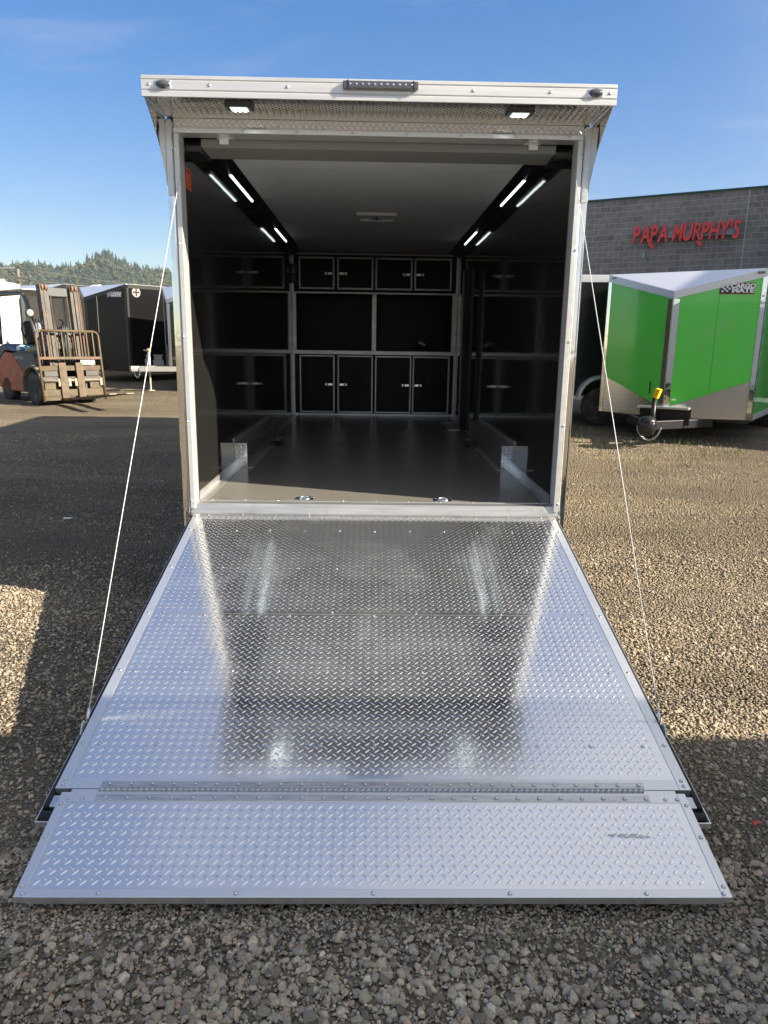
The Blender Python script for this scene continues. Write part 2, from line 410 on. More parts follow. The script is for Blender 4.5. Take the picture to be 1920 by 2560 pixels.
# ------------------------------------------------------------------ mesh helpers
class MB:
    def __init__(s):
        s.v = []; s.f = []
    def add(s, vs, fs):
        o = len(s.v)
        s.v.extend([tuple(p) for p in vs]); s.f.extend([tuple(i+o for i in f) for f in fs])
        return s
    def box(s, x0, x1, y0, y1, z0, z1, M=None):
        vs = [(x, y, z) for z in (z0, z1) for y in (y0, y1) for x in (x0, x1)]
        if M is not None:
            vs = [M @ Vector(p) for p in vs]
        return s.add(vs, [(0, 2, 3, 1), (4, 5, 7, 6), (0, 1, 5, 4), (2, 6, 7, 3), (0, 4, 6, 2), (1, 3, 7, 5)])
    def prism(s, poly, ax, a, b, M=None):
        """extrude a polygon (two coords) along axis ax from a to b"""
        def mk(p, t):
            q = [0, 0, 0]; o = [i for i in range(3) if i != ax]
            q[o[0]], q[o[1]], q[ax] = p[0], p[1], t
            return M @ Vector(q) if M is not None else tuple(q)
        n = len(poly)
        vs = [mk(p, a) for p in poly]+[mk(p, b) for p in poly]
        fs = [tuple(range(n))[::-1], tuple(range(n, 2*n))]+[(i, (i+1) % n, n+(i+1) % n, n+i) for i in range(n)]
        return s.add(vs, fs)
    def cyl(s, p0, p1, r, n=12, r2=None, cap=True):
        p0 = Vector(p0); p1 = Vector(p1); d = (p1-p0).normalized()
        a = d.orthogonal().normalized(); c = d.cross(a)
        r2 = r if r2 is None else r2
        vs = [p0+(a*cos(2*pi*i/n)+c*sin(2*pi*i/n))*r for i in range(n)]+[p1+(a*cos(2*pi*i/n)+c*sin(2*pi*i/n))*r2 for i in range(n)]
        fs = [(i, (i+1) % n, n+(i+1) % n, n+i) for i in range(n)]
        if cap:
            fs += [tuple(range(n))[::-1], tuple(range(n, 2*n))]
        return s.add(vs, fs)
    def tube(s, pts, r, n=8, closed=False):
        pts = [Vector(p) for p in pts]; m = len(pts); rings = []
        a = None
        for i, p in enumerate(pts):
            if closed:
                d = (pts[(i+1) % m]-pts[i-1]).normalized()
            else:
                d = (pts[min(i+1, m-1)]-pts[max(i-1, 0)]).normalized()
            if a is None:
                a = d.orthogonal().normalized()
            a = (a-d*a.dot(d)).normalized(); c = d.cross(a)
            rings.append([p+(a*cos(2*pi*k/n)+c*sin(2*pi*k/n))*r for k in range(n)])
        vs = [q for rg in rings for q in rg]; fs = []
        for i in range(m if closed else m-1):
            j = (i+1) % m
            fs += [(i*n+k, i*n+(k+1) % n, j*n+(k+1) % n, j*n+k) for k in range(n)]
        if not closed:
            fs += [tuple(range(n))[::-1], tuple(range((m-1)*n, m*n))]
        return s.add(vs, fs)
    def lathe(s, prof, c, axis, n=24):
        """prof: list of (radius, along); axis unit vector; c centre"""
        c = Vector(c); d = Vector(axis).normalized(); a = d.orthogonal().normalized(); e = d.cross(a)
        vs = [c+d*h+(a*cos(2*pi*k/n)+e*sin(2*pi*k/n))*r for r, h in prof for k in range(n)]
        fs = []
        for i in range(len(prof)-1):
            fs += [(i*n+k, i*n+(k+1) % n, (i+1)*n+(k+1) % n, (i+1)*n+k) for k in range(n)]
        fs += [tuple(range(n))[::-1], tuple(range((len(prof)-1)*n, len(prof)*n))]
        return s.add(vs, fs)
    def mesh(s, name, m, smooth=False):
        me = bpy.data.meshes.new(name)
        me.from_pydata([tuple(p) for p in s.v], [], s.f)
        bm = bmesh.new(); bm.from_mesh(me)
        bmesh.ops.recalc_face_normals(bm, faces=bm.faces)
        bm.to_mesh(me); bm.free()
        if smooth:
            me.polygons.foreach_set("use_smooth", [True]*len(me.polygons))
        me.materials.append(m)
        return me
    def build(s, name, m, parent=None, smooth=False, bevel=0, seg=2, autosmooth=False):
        me = s.mesh(name, m, smooth)
        o = bpy.data.objects.new(name, me)
        COL.objects.link(o)
        if parent: o.parent = parent
        if autosmooth:
            me.polygons.foreach_set("use_smooth", [True]*len(me.polygons))
            try: me.set_sharp_from_angle(angle=rad(35))
            except Exception: pass
        if bevel:
            b = o.modifiers.new("bevel", 'BEVEL'); b.width = bevel; b.segments = seg; b.limit_method = 'ANGLE'; b.angle_limit = rad(40)
        return o

def tag(o, label=None, cat=None, group=None, kind=None):
    if label: o["label"] = label
    if cat: o["category"] = cat
    if group: o["group"] = group
    if kind: o["kind"] = kind
    return o
def empty(name, loc=(0, 0, 0), rz=0, label=None, cat=None, group=None):
    o = bpy.data.objects.new(name, None); COL.objects.link(o)
    o.location = loc; o.rotation_euler = (0, 0, rz); o.empty_display_size = .2
    return tag(o, label, cat, group)
def inst(name, me, parent, loc, rot=None, scale=None):
    o = bpy.data.objects.new(name, me); COL.objects.link(o); o.parent = parent
    o.location = loc
    if rot is not None:
        if isinstance(rot, Matrix):
            o.rotation_euler = rot.to_euler()
        else:
            o.rotation_euler = rot
    if scale is not None: o.scale = scale
    return o
def text_mesh(txt, size, extrude, m, bold=0.0, shear=0.0, xs=1.0, align='CENTER'):
    c = bpy.data.curves.new("txt", 'FONT'); c.body = txt; c.size = size; c.extrude = extrude; c.offset = bold; c.shear = shear
    c.align_x = align; c.align_y = 'CENTER'; c.resolution_u = 4
    o = bpy.data.objects.new("txt", c); COL.objects.link(o)
    dg = bpy.context.evaluated_depsgraph_get()
    me = bpy.data.meshes.new_from_object(o.evaluated_get(dg))
    bpy.data.objects.remove(o)
    bpy.data.curves.remove(c)
    for v in me.vertices: v.co.x *= xs
    me.materials.clear(); me.materials.append(m)
    return me

def ss(a, b, x):
    t = min(1, max(0, (x-a)/(b-a)))
    return t*t*(3-2*t)
def zg(x, y):
    """height of the gravel yard"""
    l = .5*ss(-.5, 11, y) + .35*ss(9, 22, y)
    r = .5*ss(.3, 7.5, y) + .3*ss(7, 22, y)
    w = ss(-3.5, 3.5, x)
    z = l*(1-w)+r*w
    z += .018*noise.noise((x*.9, y*.9, 3.1)) + .010*noise.noise((x*2.6, y*2.6, 7.7))
    if -3.6 < y < -1.4 and abs(x) < 2.6: z = min(z, .0)
    return z-.012

# lugs of tread plate: one lens-shaped raised bar, alternating in direction
def lug_field(fr, u0, u1, v0, v1, p=.0385, L=.032, W=.0082, h=.0037):
    base = np.array([(-L/2, 0, 0), (-L/4, -W/2, 0), (L/4, -W/2, 0), (L/2, 0, 0), (L/4, W/2, 0), (-L/4, W/2, 0), (-L/5, 0, h), (L/5, 0, h)])
    fs = [(0, 1, 6), (1, 2, 7, 6), (2, 3, 7), (3, 4, 7), (4, 5, 6, 7), (5, 0, 6)]
    V = []; F = []
    nu = int((u1-u0)/p); nv = int((v1-v0)/p)
    k = 0
    for j in range(nv+1):
        for i in range(nu+1):
            for s in (0, 1):
                u = u0+(i+.5*s)*p; v = v0+(j+.5*s)*p
                if u-L*.4 < u0 or u+L*.4 > u1 or v-L*.4 < v0 or v+L*.4 > v1: continue
                a = rad(45) if s == 0 else rad(-45)
                c, d = cos(a), sin(a)
                P = [fr(u+q[0]*c-q[1]*d, v+q[0]*d+q[1]*c, q[2]) for q in base]
                V += P; F += [tuple(t+8*k for t in f) for f in fs]; k += 1
    return V, F
LUGM = mat("worn_lug_aluminium", (.93, .93, .93), .17, .96)
def build_lugs(name, parent, fr, u0, u1, v0, v1, m=None, **kw):
    V, F = lug_field(fr, u0, u1, v0, v1, **kw)
    b = MB(); b.v = V; b.f = F
    me = bpy.data.meshes.new(name)
    me.from_pydata([tuple(p) for p in V], [], F)
    me.update()
    # outward check on the first face
    n = me.polygons[0].normal
    want = Vector(fr(0, 0, 1))-Vector(fr(0, 0, 0))
    if n.dot(want) < 0:
        me.flip_normals()
    me.polygons.foreach_set("use_smooth", [True]*len(me.polygons))
    me.materials.append(m or LUGM)
    o = bpy.data.objects.new(name, me); COL.objects.link(o); o.parent = parent
    tag(o, kind="stuff")
    return o

def screw_mesh():
    b = MB()
    b.lathe([(.0088, 0), (.0088, .0010), (.0058, .0012), (.0052, .0038), (.0030, .0048), (.0010, .005)], (0, 0, 0), (0, 0, 1), 10)
    return b.mesh("screw", STEEL, True)
SCREW = screw_mesh()

# ================================================================== SETTING
# ---- ground
def axis_pts(fine0, fine1, step, far, grow=1.22):
    a = list(np.arange(fine0, fine1+1e-6, step))
    s = step; x = fine1
    hi = []
    while x < far:
        s *= grow; x += s; hi.append(x)
    s = step; x = fine0; lo = []
    while x > -far:
        s *= grow; x -= s; lo.append(x)
    return lo[::-1]+a+hi
gx = axis_pts(-4.5, 4.5, .075, 1700); gy = axis_pts(-4.2, 4.0, .075, 1700)
V = []; F = []
for y in gy:
    for x in gx:
        V.append((x, y, zg(x, y)))
nx = len(gx)
for j in range(len(gy)-1):
    for i in range(nx-1):
        a = j*nx+i
        F.append((a, a+1, a+1+nx, a+nx))
gm = bpy.data.meshes.new("ground"); gm.from_pydata(V, [], F); gm.update()
gm.polygons.foreach_set("use_smooth", [True]*len(gm.polygons))
gm.materials.append(ground_mat())
ground = bpy.data.objects.new("ground", gm); COL.objects.link(ground); tag(ground, kind="structure")

# ---- loose gravel (geometry-node instances of a few crushed stones)
STONE = stone_mat()
stone_col = bpy.data.collections.new("stones")
for i in range(12):
    r = random.Random(40+i)
    bm = bmesh.new()
    n_p = r.randint(15, 24)
    ex = (1.0, r.uniform(.62, .95), r.uniform(.42, .72))
    for k in range(n_p):
        z = 1-2*(k+.5)/n_p; t = k*2.39996+r.uniform(-.5, .5); q = math.sqrt(1-z*z)
        j = r.uniform(.80, 1.1)
        bm.verts.new((q*cos(t)*ex[0]*j, q*sin(t)*ex[1]*j, z*ex[2]*j))
    bmesh.ops.convex_hull(bm, input=bm.verts)
    bmesh.ops.delete(bm, geom=[v for v in bm.verts if not v.link_faces], context='VERTS')
    bmesh.ops.bevel(bm, geom=list(bm.edges), offset=.045, segments=1, affect='EDGES')
    me = bpy.data.meshes.new("stone"); bm.to_mesh(me); bm.free()
    me.materials.append(STONE)
    stone_col.objects.link(bpy.data.objects.new("stone_source.%02d" % i, me))

pts = []; rot = []; scl = []; idx = []
def patch(x, y):
    return noise.fractal((x*.45, y*1.1, 1.7), 1.0, 2.0, 4)
def scatter(x0, x1, y0, y1, n, smin, smax, sink=.35, keep=None, fade=None):
    X = rng.uniform(x0, x1, n); Y = rng.uniform(y0, y1, n)
    for x, y in zip(X, Y):
        if keep and not keep(x, y): continue
        p = patch(x, y)
        if p > .12 and rng.random() < min(.80, (p-.12)*2.0)*(1.0 if smax > .012 else .25): continue
        if fade and rng.random() > fade(x, y): continue
        s = smin+(smax-smin)*rng.random()**2.0
        pts.append((x, y, zg(x, y)+s*(.5-sink)+rng.random()*.006))
        rot.append((rng.normal(0, .35), rng.normal(0, .35), rng.uniform(0, 6.28)))
        scl.append((s, s*rng.uniform(.85, 1.15), s*rng.uniform(.8, 1.1))); idx.append(int(rng.integers(0, 12)))
def off_ramp(x, y):
    return not (abs(x) < 1.225 and -2.84 < y < .3)
# front strip, closest to the lens
scatter(-2.0, 2.0, -3.75, -2.45, 14500, .007, .024, .36, keep=off_ramp)
scatter(-2.0, 2.0, -3.75, -2.45, 34000, .0035, .010, .3, keep=off_ramp)
# pebbles reaching in under the lip of the flap
scatter(-1.22, 1.22, -2.85, -2.64, 6500, .004, .011, .55)
# sides of the ramp
for x0, x1 in ((-3.6, -1.1), (1.1, 3.6)):
    scatter(x0, x1, -2.5, 1.4, 13000, .006, .018, .5, keep=off_ramp)
    scatter(x0, x1, -2.5, .6, 16000, .003, .008, .35, keep=off_ramp)
# farther out
scatter(-7.5, -1.2, 1.2, 7.0, 20000, .006, .016, .5)
scatter(1.3, 6.5, 1.2, 6.5, 20000, .006, .016, .5)
pm = bpy.data.meshes.new("gravel"); pm.from_pydata(pts, [], [])
for nm, tp, data in (("rot", 'FLOAT_VECTOR', rot), ("scl", 'FLOAT_VECTOR', scl)):
    at = pm.attributes.new(nm, tp, 'POINT'); at.data.foreach_set("vector", np.array(data, dtype=np.float32).ravel())
at = pm.attributes.new("idx", 'INT', 'POINT'); at.data.foreach_set("value", np.array(idx, dtype=np.int32))
gravel = bpy.data.objects.new("gravel", pm); COL.objects.link(gravel)
tag(gravel, "loose grey and tan crushed stone covering the yard", "gravel", kind="stuff")
ng = bpy.data.node_groups.new("scatter_stones", 'GeometryNodeTree')
ng.interface.new_socket("Geometry", in_out='INPUT', socket_type='NodeSocketGeometry')
ng.interface.new_socket("Geometry", in_out='OUTPUT', socket_type='NodeSocketGeometry')
gi = ng.nodes.new("NodeGroupInput"); go = ng.nodes.new("NodeGroupOutput")
ip = ng.nodes.new("GeometryNodeInstanceOnPoints")
ci = ng.nodes.new("GeometryNodeCollectionInfo"); ci.inputs["Collection"].default_value = stone_col
ci.inputs["Separate Children"].default_value = True; ci.inputs["Reset Children"].default_value = True
def nattr(name, tp):
    a = ng.nodes.new("GeometryNodeInputNamedAttribute"); a.data_type = tp; a.inputs["Name"].default_value = name
    return a.outputs["Attribute"]
e2r = ng.nodes.new("FunctionNodeEulerToRotation")
ng.links.new(nattr("rot", 'FLOAT_VECTOR'), e2r.inputs[0])
ng.links.new(gi.outputs[0], ip.inputs["Points"]); ng.links.new(ci.outputs[0], ip.inputs["Instance"])
ip.inputs["Pick Instance"].default_value = True
ng.links.new(nattr("idx", 'INT'), ip.inputs["Instance Index"])
ng.links.new(e2r.outputs[0], ip.inputs["Rotation"])
ng.links.new(nattr("scl", 'FLOAT_VECTOR'), ip.inputs["Scale"])
ng.links.new(ip.outputs[0], go.inputs[0])
gmod = gravel.modifiers.new("scatter", 'NODES'); gmod.node_group = ng

# ---- wooded hill far behind
HP = [(-1500, 118), (-1100, 132), (-900, 140), (-770, 146), (-734, 150), (-691, 151), (-650, 143), (-620, 148), (-593, 154), (-567, 162), (-543, 165),
      (-529, 156), (-514, 156), (-502, 151), (-483, 148), (-459, 145), (-416, 142), (-300, 138), (0, 120), (400, 110), (900, 90), (1700, 60)]
hx = [p[0] for p in HP]; hz = [p[1] for p in HP]
def hill_z(x, t):
    """t 0 at the foot of the hill (y=1080) .. 1 on the crest (y=1582)"""
    c = np.interp(x, hx, hz)
    return c*(t**.85) + 5*noise.noise((x*.012, t*6, 1.3))*t*(1.2-t)
V = []; F = []
xs = np.linspace(-1500, 1700, 130); ts = np.linspace(0, 1.25, 22)
for t in ts:
    for x in xs:
        tt = t if t <= 1 else 2-t
        V.append((x*(.72+.28*min(t, 1)), 1080+502*t, hill_z(x, tt)+.3))
n = len(xs)
for j in range(len(ts)-1):
    for i in range(n-1):
        a = j*n+i; F.append((a, a+1, a+1+n, a+n))
hm = bpy.data.meshes.new("hill"); hm.from_pydata(V, [], F); hm.update()
hm.polygons.foreach_set("use_smooth", [True]*len(hm.polygons))
hm.materials.append(mat("hill_soil", (.045, .055, .025), .95, noise_amt=.3, noise_scale=.02))
hill = bpy.data.objects.new("hill", hm); COL.objects.link(hill); tag(hill, kind="structure")

# forest on it: each tree a ragged stack of drooping whorls or a clump of leaf lobes
V = []; F = []; Cc = []
def conifer(x, y, z, h, r, c):
    o = len(V); k = 6; lv = 5
    a0 = random.random()*6
    for i in range(lv):
        zz0 = z+h*(.10+.80*i/lv); rr = r*(1-i/lv)**.9*random.uniform(.8, 1.2)
        top = z+h*(.10+.80*(i+1)/lv)+h*.12
        b = len(V)
        V.append((x+random.uniform(-.1, .1)*r, y, min(top, z+h)))
        for q in range(k):
            a = a0+i*.7+2*pi*q/k
            j = random.uniform(.65, 1.2)
            V.append((x+rr*j*cos(a), y+rr*j*sin(a), zz0-h*.03*random.random()))
        sh = random.uniform(.8, 1.2)
        for q in range(k):
            F.append((b, b+1+q, b+1+(q+1) % k))
        Cc.extend([(c[0]*sh, c[1]*sh, c[2]*sh, 1)]*(k+1))
def broadleaf(x, y, z, h, r, c):
    for i in range(7):
        a = random.random()*6.28; q = random.random()
        cx_, cy_, cz_ = x+r*.55*q*cos(a), y+r*.55*q*sin(a), z+h*random.uniform(.4, .85)
        rr = r*random.uniform(.35, .6); b = len(V); sh = random.uniform(.75, 1.25)
        pp = [(0, 0, 1), (0, 0, -.8)]+[(cos(t), sin(t), random.uniform(-.3, .3)) for t in np.arange(0, 6.2, 1.2566)]
        for p in pp:
            j = random.uniform(.75, 1.2)
            V.append((cx_+p[0]*rr*j, cy_+p[1]*rr*j, cz_+p[2]*rr*j))
        m5 = 5
        for t in range(m5):
            F.append((b, b+2+t, b+2+(t+1) % m5)); F.append((b+1, b+2+(t+1) % m5, b+2+t))
        Cc.extend([(c[0]*sh, c[1]*sh, c[2]*sh, 1)]*len(pp))
PAL_C = [(.028, .050, .026), (.035, .060, .030), (.024, .043, .026), (.045, .066, .030)]
PAL_B = [(.055, .076, .032), (.075, .088, .036), (.045, .066, .030), (.095, .095, .040)]
for i in range(5200):
    t = random.random()**.8
    x = random.uniform(-1050, -260) if i < 4400 else random.uniform(-260, 900)
    y = 1080+502*t; xw = x*(.72+.28*t); z = hill_z(x, t)
    m_ = noise.noise((xw*.006, y*.01, 4.4))
    if random.random() < .62-.75*m_ or t > .93:
        h = random.uniform(8, 14) if t < .93 else random.uniform(6, 16)
        conifer(xw, y, z, h, h*random.uniform(.16, .24), random.choice(PAL_C))
    else:
        h = random.uniform(8, 14)
        broadleaf(xw, y, z, h, h*.5, random.choice(PAL_B))
# dense stand on the crest knoll
for i in range(70):
    x = random.gauss(-548, 16); t = random.uniform(.95, 1.0); h = random.uniform(14, 25)
    conifer(x, 1080+502*t, hill_z(x, t)-1, h, h*.2, random.choice(PAL_C))
for i in range(16):
    x = random.gauss(-510, 7); h = random.uniform(10, 18)
    conifer(x, 1575, hill_z(x, .985)-1, h, h*.2, random.choice(PAL_C))
# trees of the valley floor, some turning
for i in range(420):
    y = random.uniform(420, 900); x = random.uniform(-.52, .1)*y
    px = x/y
    if px > -.30 and random.random() < .55: c = random.choice([(.26, .12, .035), (.30, .17, .05), (.2, .15, .045)])
    else: c = random.choice(PAL_B+[(.15, .14, .045)])
    h = random.uniform(9, 16)*(.6+y/1500)
    if random.random() < .25: conifer(x, y, .8, h*1.2, h*.22, random.choice(PAL_C))
    else: broadleaf(x, y, .8, h, h*.55, c)
fm = bpy.data.meshes.new("forest"); fm.from_pydata(V, [], F); fm.update()
ca = fm.attributes.new("col", 'FLOAT_COLOR', 'POINT'); ca.data.foreach_set("color", np.array(Cc, dtype=np.float32).ravel())
fm.materials.append(attr_mat("forest_leaves"))
forest = bpy.data.objects.new("forest", fm); COL.objects.link(forest)
tag(forest, "dark conifer and broadleaf wood covering the far hill", "forest", kind="stuff")

# ================================================================== MAIN TRAILER
T = empty("enclosed_trailer", (0, 0, 0), 0, "large black enclosed trailer seen from behind with its rear ramp door lowered", "trailer")
XI, XO, ZF, YB = 1.227, 1.295, .762, 6.388
LB = 7.15
# --- shell
for s in (-1, 1):
    MB().box(min(s*1.240, s*XO), max(s*1.240, s*XO), .06, LB, .58, 3.22).build("side_wall", BLKTRL, T, bevel=.004)
    MB().box(min(s*XI, s*1.238), max(s*XI, s*1.238), .10, YB+.55, ZF-.02, 3.13).build("wall_lining", BLACK_WALL, T)
MB().box(-1.238, 1.238, .10, LB-.06, .66, ZF).build("floor_deck", FLOORM, T)
MB().box(-XO+.002, XO-.002, LB-.055, LB, .58, 3.22).build("front_wall", BLKTRL, T, bevel=.01)
MB().box(-XO+.004, XO-.004, -.05, LB-.004, 3.175, 3.236).build("roof", WHITE_P, T, bevel=.006)
MB().box(-1.1, 1.1, .3, LB-.3, .50, .58).build("chassis_frame", BLACK, T)
# wheels
for s in (-1, 1):
    for yw in (2.15, 3.05):
        zz = zg(s*1.1, yw)
        w = MB().lathe([(.19, -.11), (.31, -.11), (.34, -.085), (.34, .085), (.31, .11), (.19, .11)], (s*1.10, yw, zz+.34), (1, 0, 0), 24).build("wheel", TYRE, T, autosmooth=True)
        MB().lathe([(.188, -.09), (.188, .09), (.10, .095), (.05, .10)], (s*1.10, yw, zz+.34), (s, 0, 0), 20).build("rim", ALU_DULL, w, autosmooth=True)
# --- rear frame
for s in (-1, 1):
    p = MB().box(*sorted((s*1.210, s*1.241)), -.012, .112, .735, 3.052).build("rear_post", ALU_W, T, bevel=.003)
    MB().box(*sorted((s*1.2435, s*1.297)), -.004, .055, .60, 3.128).build("corner_trim", ALU_POL, T, bevel=.018, seg=4)
    for zz in (.79, 1.32, 1.86, 2.42, 2.96):
        inst("screw", SCREW, p, (s*1.236, -.0125, zz), Matrix.Rotation(rad(90), 3, 'X'))
sill = MB().prism([(-.006, .668), (-.006, .705), (.004, .742), (.012, .768), (.100, .768), (.100, .668)], 0, -1.241, 1.241).build("sill", mat("sill_aluminium", (.50, .495, .485), .36, .7, noise_amt=.10, noise_scale=9, rough_var=.08, stretch=(.3, 6, 6), dirt=(.40, .385, .35), dirt_scale=5, dirt_pos=.58), T, bevel=.002)
MB().box(-1.198, 1.198, .1005, .132, .7625, .7700).build("sill_lip", ALU, sill, bevel=.002)
MB().box(-1.205, 1.205, -.0215, -.0075, .640, .7015).build("hinge_strip", ALU_HINGE, sill, bevel=.002)
for k in range(11):
    inst("screw", SCREW, sill, (-1.12+.224*k, .117, .770))
hdr = MB().box(-1.241, 1.241, -.012, .10, 3.053, 3.080).build("header_trim", ALU, T, bevel=.003)
for k in range(8):
    inst("screw", SCREW, hdr, (-1.15+.3286*k, -.0125, 3.066), Matrix.Rotation(rad(90), 3, 'X'))
# --- rear spoiler
prof = [(-.398, 3.134), (-.398, 3.160), (-.394, 3.163), (-.394, 3.167), (-.398, 3.170), (-.398, 3.214), (-.394, 3.217), (-.394, 3.220),
        (-.398, 3.222), (-.398, 3.240), (-.330, 3.246), (-.330, 3.236), (-.384, 3.232), (-.384, 3.134)]
sp = MB().prism(prof, 0, -1.306, 1.306).build("rear_spoiler", ALU_W, T, bevel=.0012, seg=1)
MB().box(-1.286, 1.286, -.385, -.004, 3.136, 3.140).build("soffit_plate", TREAD, sp)
build_lugs("soffit_lugs", sp, lambda u, v, w: (u, v, 3.136-w), -1.27, 1.27, -.375, -.01)
MB().box(-1.24, 1.24, -.003, .006, 3.0815, 3.1345).build("soffit_back_plate", TREAD, sp)
build_lugs("soffit_back_lugs", sp, lambda u, v, w: (u, -.003-w, v), -1.23, 1.23, 3.082, 3.134)
MB().box(-1.29, 1.29, -.33, -.01, 3.2365, 3.243).build("spoiler_top", WHITE_P, sp)
curve = [(-.398, 3.1335), (-.335, 3.098), (-.275, 3.058), (-.205, 3.008), (-.136, 2.950), (-.075, 2.885), (-.030, 2.820), (-.008, 2.755), (-.005, 2.700), (-.005, 3.1335)]
for s in (-1, 1):
    g = MB().prism(curve, 0, s*1.2885, s*1.2925).build("spoiler_gusset", ALU_POL, sp)
    MB().prism([(-.385, 3.1335), (-.030, 3.1335), (-.030, 3.112), (-.375, 3.112)], 0, s*1.284, s*1.288).build("gusset_flange", ALU_DULL, sp)
    MB().box(*sorted((s*1.252, s*1.2875)), -.014, -.0055, 2.70, 3.126).build("gusset_strip", ALU_DULL, sp, bevel=.001, seg=1)
    # marker lamp on the fascia
    ml = MB().lathe([(.010, 0), (.030, .0), (.030, .006), (.022, .016), (.010, .021), (.003, .022)], (0, 0, 0), (0, -1, 0), 16)
    mo = ml.build("marker_lamp", LENS, sp, autosmooth=True); mo.location = (s*1.187, -.399, 3.194); mo.scale = (1.35, 1, .72)
    bz = MB().box(-.042, .042, -.004, 0, -.020, .020).build("marker_bezel", STEEL, sp, bevel=.003); bz.location = (s*1.187, -.3985, 3.194)
    for x in (1.265, .935, .51):
        inst("screw", SCREW, sp, (s*x, -.3985, 3.194), Matrix.Rotation(rad(90), 3, 'X'))
    # flood lamp under the soffit
    fx = s*.79
    fh = MB().prism([(-.36, 3.134), (-.235, 3.134), (-.240, 3.112), (-.355, 3.104)], 0, fx-.075, fx+.075).build("flood_lamp", BLACK, sp, bevel=.004)
    fr_ = Matrix.Translation((fx, -.2975, 3.1075)) @ Matrix.Rotation(rad(4), 4, 'X')
    MB().box(-.048, .048, -.044, .044, -.005, .0, fr_).build("flood_lens", mat("flood_diffuser", (.75, .8, .76), .15, emit=(.85, 1, .9), estr=.22), sp)
    for a in (-1, 0, 1):
        for b in (-1, 0, 1):
            MB().lathe([(.0105, 0), (.008, .003), (.002, .0045)], fr_ @ Vector((a*.029, b*.027, -.0052)), (0, 0, -1), 10).build("flood_diode", FLOOD, sp, True)
bar = MB().box(-.205, .207, -.424, -.399, 3.186, 3.226).build("brake_light_bar", LENS, sp, bevel=.006, seg=3)
for k in range(11):
    b = MB().lathe([(.008, 0), (.006, .002), (.002, .003)], (-.165+.0335*k, -.4242, 3.208), (0, -1, 0), 8).build("brake_light_diode", mat("led_chrome", (.8, .8, .82), .12, 1), sp, True)
for s in (-1, 1):
    MB().box(*sorted((.001+s*.175, .001+s*.183)), -.4262, -.4235, 3.184, 3.228).build("brake_light_rib", BLACK, sp)

# --- ceiling, corner coves, lamps
ys = [.42, 1.26, 2.47, 3.68, 4.89, 6.10, YB+.5]
for a, b in zip(ys[:-1], ys[1:]):
    MB().box(-1.10, 1.10, a+.003, b-.003, 3.137, 3.150).build("ceiling_panel", CEIL, T)
MB().box(-1.22, 1.22, .112, YB+.5, 3.1515, 3.174).build("ceiling_backing", BLACK, T)
for y in (1.9, 2.3, 3.1, 3.9, 4.6):
    for x in (-.8, -.4, 0, .4, .8):
        inst("screw", SCREW, T, (x+.1*((y*7) % 1), y, 3.137), Matrix.Rotation(pi, 3, 'X'), (.45, .45, .45))
for s in (-1, 1):
    cv = MB().prism([(s*1.2265, 3.060), (s*1.2265, 3.082), (s*1.075, 3.1365), (s*1.068, 3.134), (s*1.208, 3.078)], 1, .135, YB-.006).build("ceiling_cove", BLACK_PANEL, T, bevel=.002, seg=1)
    ax = Vector((s*-.147, 0, .0565)).normalized(); nrm = Vector((-s*.0565*-1, 0, -.147)).normalized()
    for (a, b) in ((1.33, 2.38), (4.03, 5.08)):
        c0 = Vector((s*1.150, a, 3.098)); c1 = Vector((s*1.150, b, 3.098))
        MB().box(*sorted((s*1.132, s*1.168)), a-.03, b+.03, 3.0995, 3.106).build("lamp_base", BLACK, cv)
        MB().tube([c0, c1], .011, 10).build("led_strip", LED, cv, True)
# ramp spring housing behind the header
hs = MB().prism([(.112, 3.052), (.118, 3.004), (.40, 3.002), (.40, 3.052)], 0, -1.105, 1.105).build("spring_housing", CREAM, T, bevel=.004)
for s in (-1, 1):
    MB().box(*sorted((s*.93, s*.985)), .085, .111, 3.020, 3.052).build("door_sensor", WHITE, hs, bevel=.002)
    MB().box(*sorted((s*.90, s*1.0)), .086, .111, 3.0525, 3.058).build("sensor_plate", WHITE, hs)
    MB().box(*sorted((s*1.108, s*1.2262)), .20, .42, 2.985, 3.058).build("winch_bracket", BLACK, T, bevel=.003)
    MB().lathe([(.036, -.05), (.036, -.044), (.026, -.043), (.026, .043), (.036, .044), (.036, .05)], (s*1.158, .165, 3.012), (1, 0, 0), 20).build("cable_drum", mat("dark_drum", (.06, .06, .06), .35, .6), T, autosmooth=True)
    MB().box(*sorted((s*1.210, s*1.2262)), .113, .132, .772, 3.05).build("post_return", BLACK, T)
# roof vent
vt = MB()
vt.box(-.205, .205, 3.10, 3.135, 3.108, 3.1365); vt.box(-.205, .205, 3.465, 3.50, 3.108, 3.1365)
vt.box(-.205, -.17, 3.1355, 3.4645, 3.108, 3.1365); vt.box(.17, .205, 3.1355, 3.4645, 3.108, 3.1365)
vent = vt.build("roof_vent", WHITE, T, bevel=.004)
MB().box(-.169, .169, 3.136, 3.464, 3.126, 3.1365).build("vent_lid", WHITE, vent)
MB().box(-.055, .055, 3.29, 3.31, 3.098, 3.107).cyl((0, 3.30, 3.09), (0, 3.30, 3.126), .010).build("vent_crank", BLACK, vent)
# sticker
st = MB().box(-XI, -XI+.0015, .135, .325, 2.785, 2.912).build("warning_sticker", ORANGE, T)
for z in (2.895, 2.884, 2.800):
    MB().box(-XI+.0016, -XI+.0022, .15, .31, z-.003, z+.003).build("sticker_line", ORANGE_D, st)

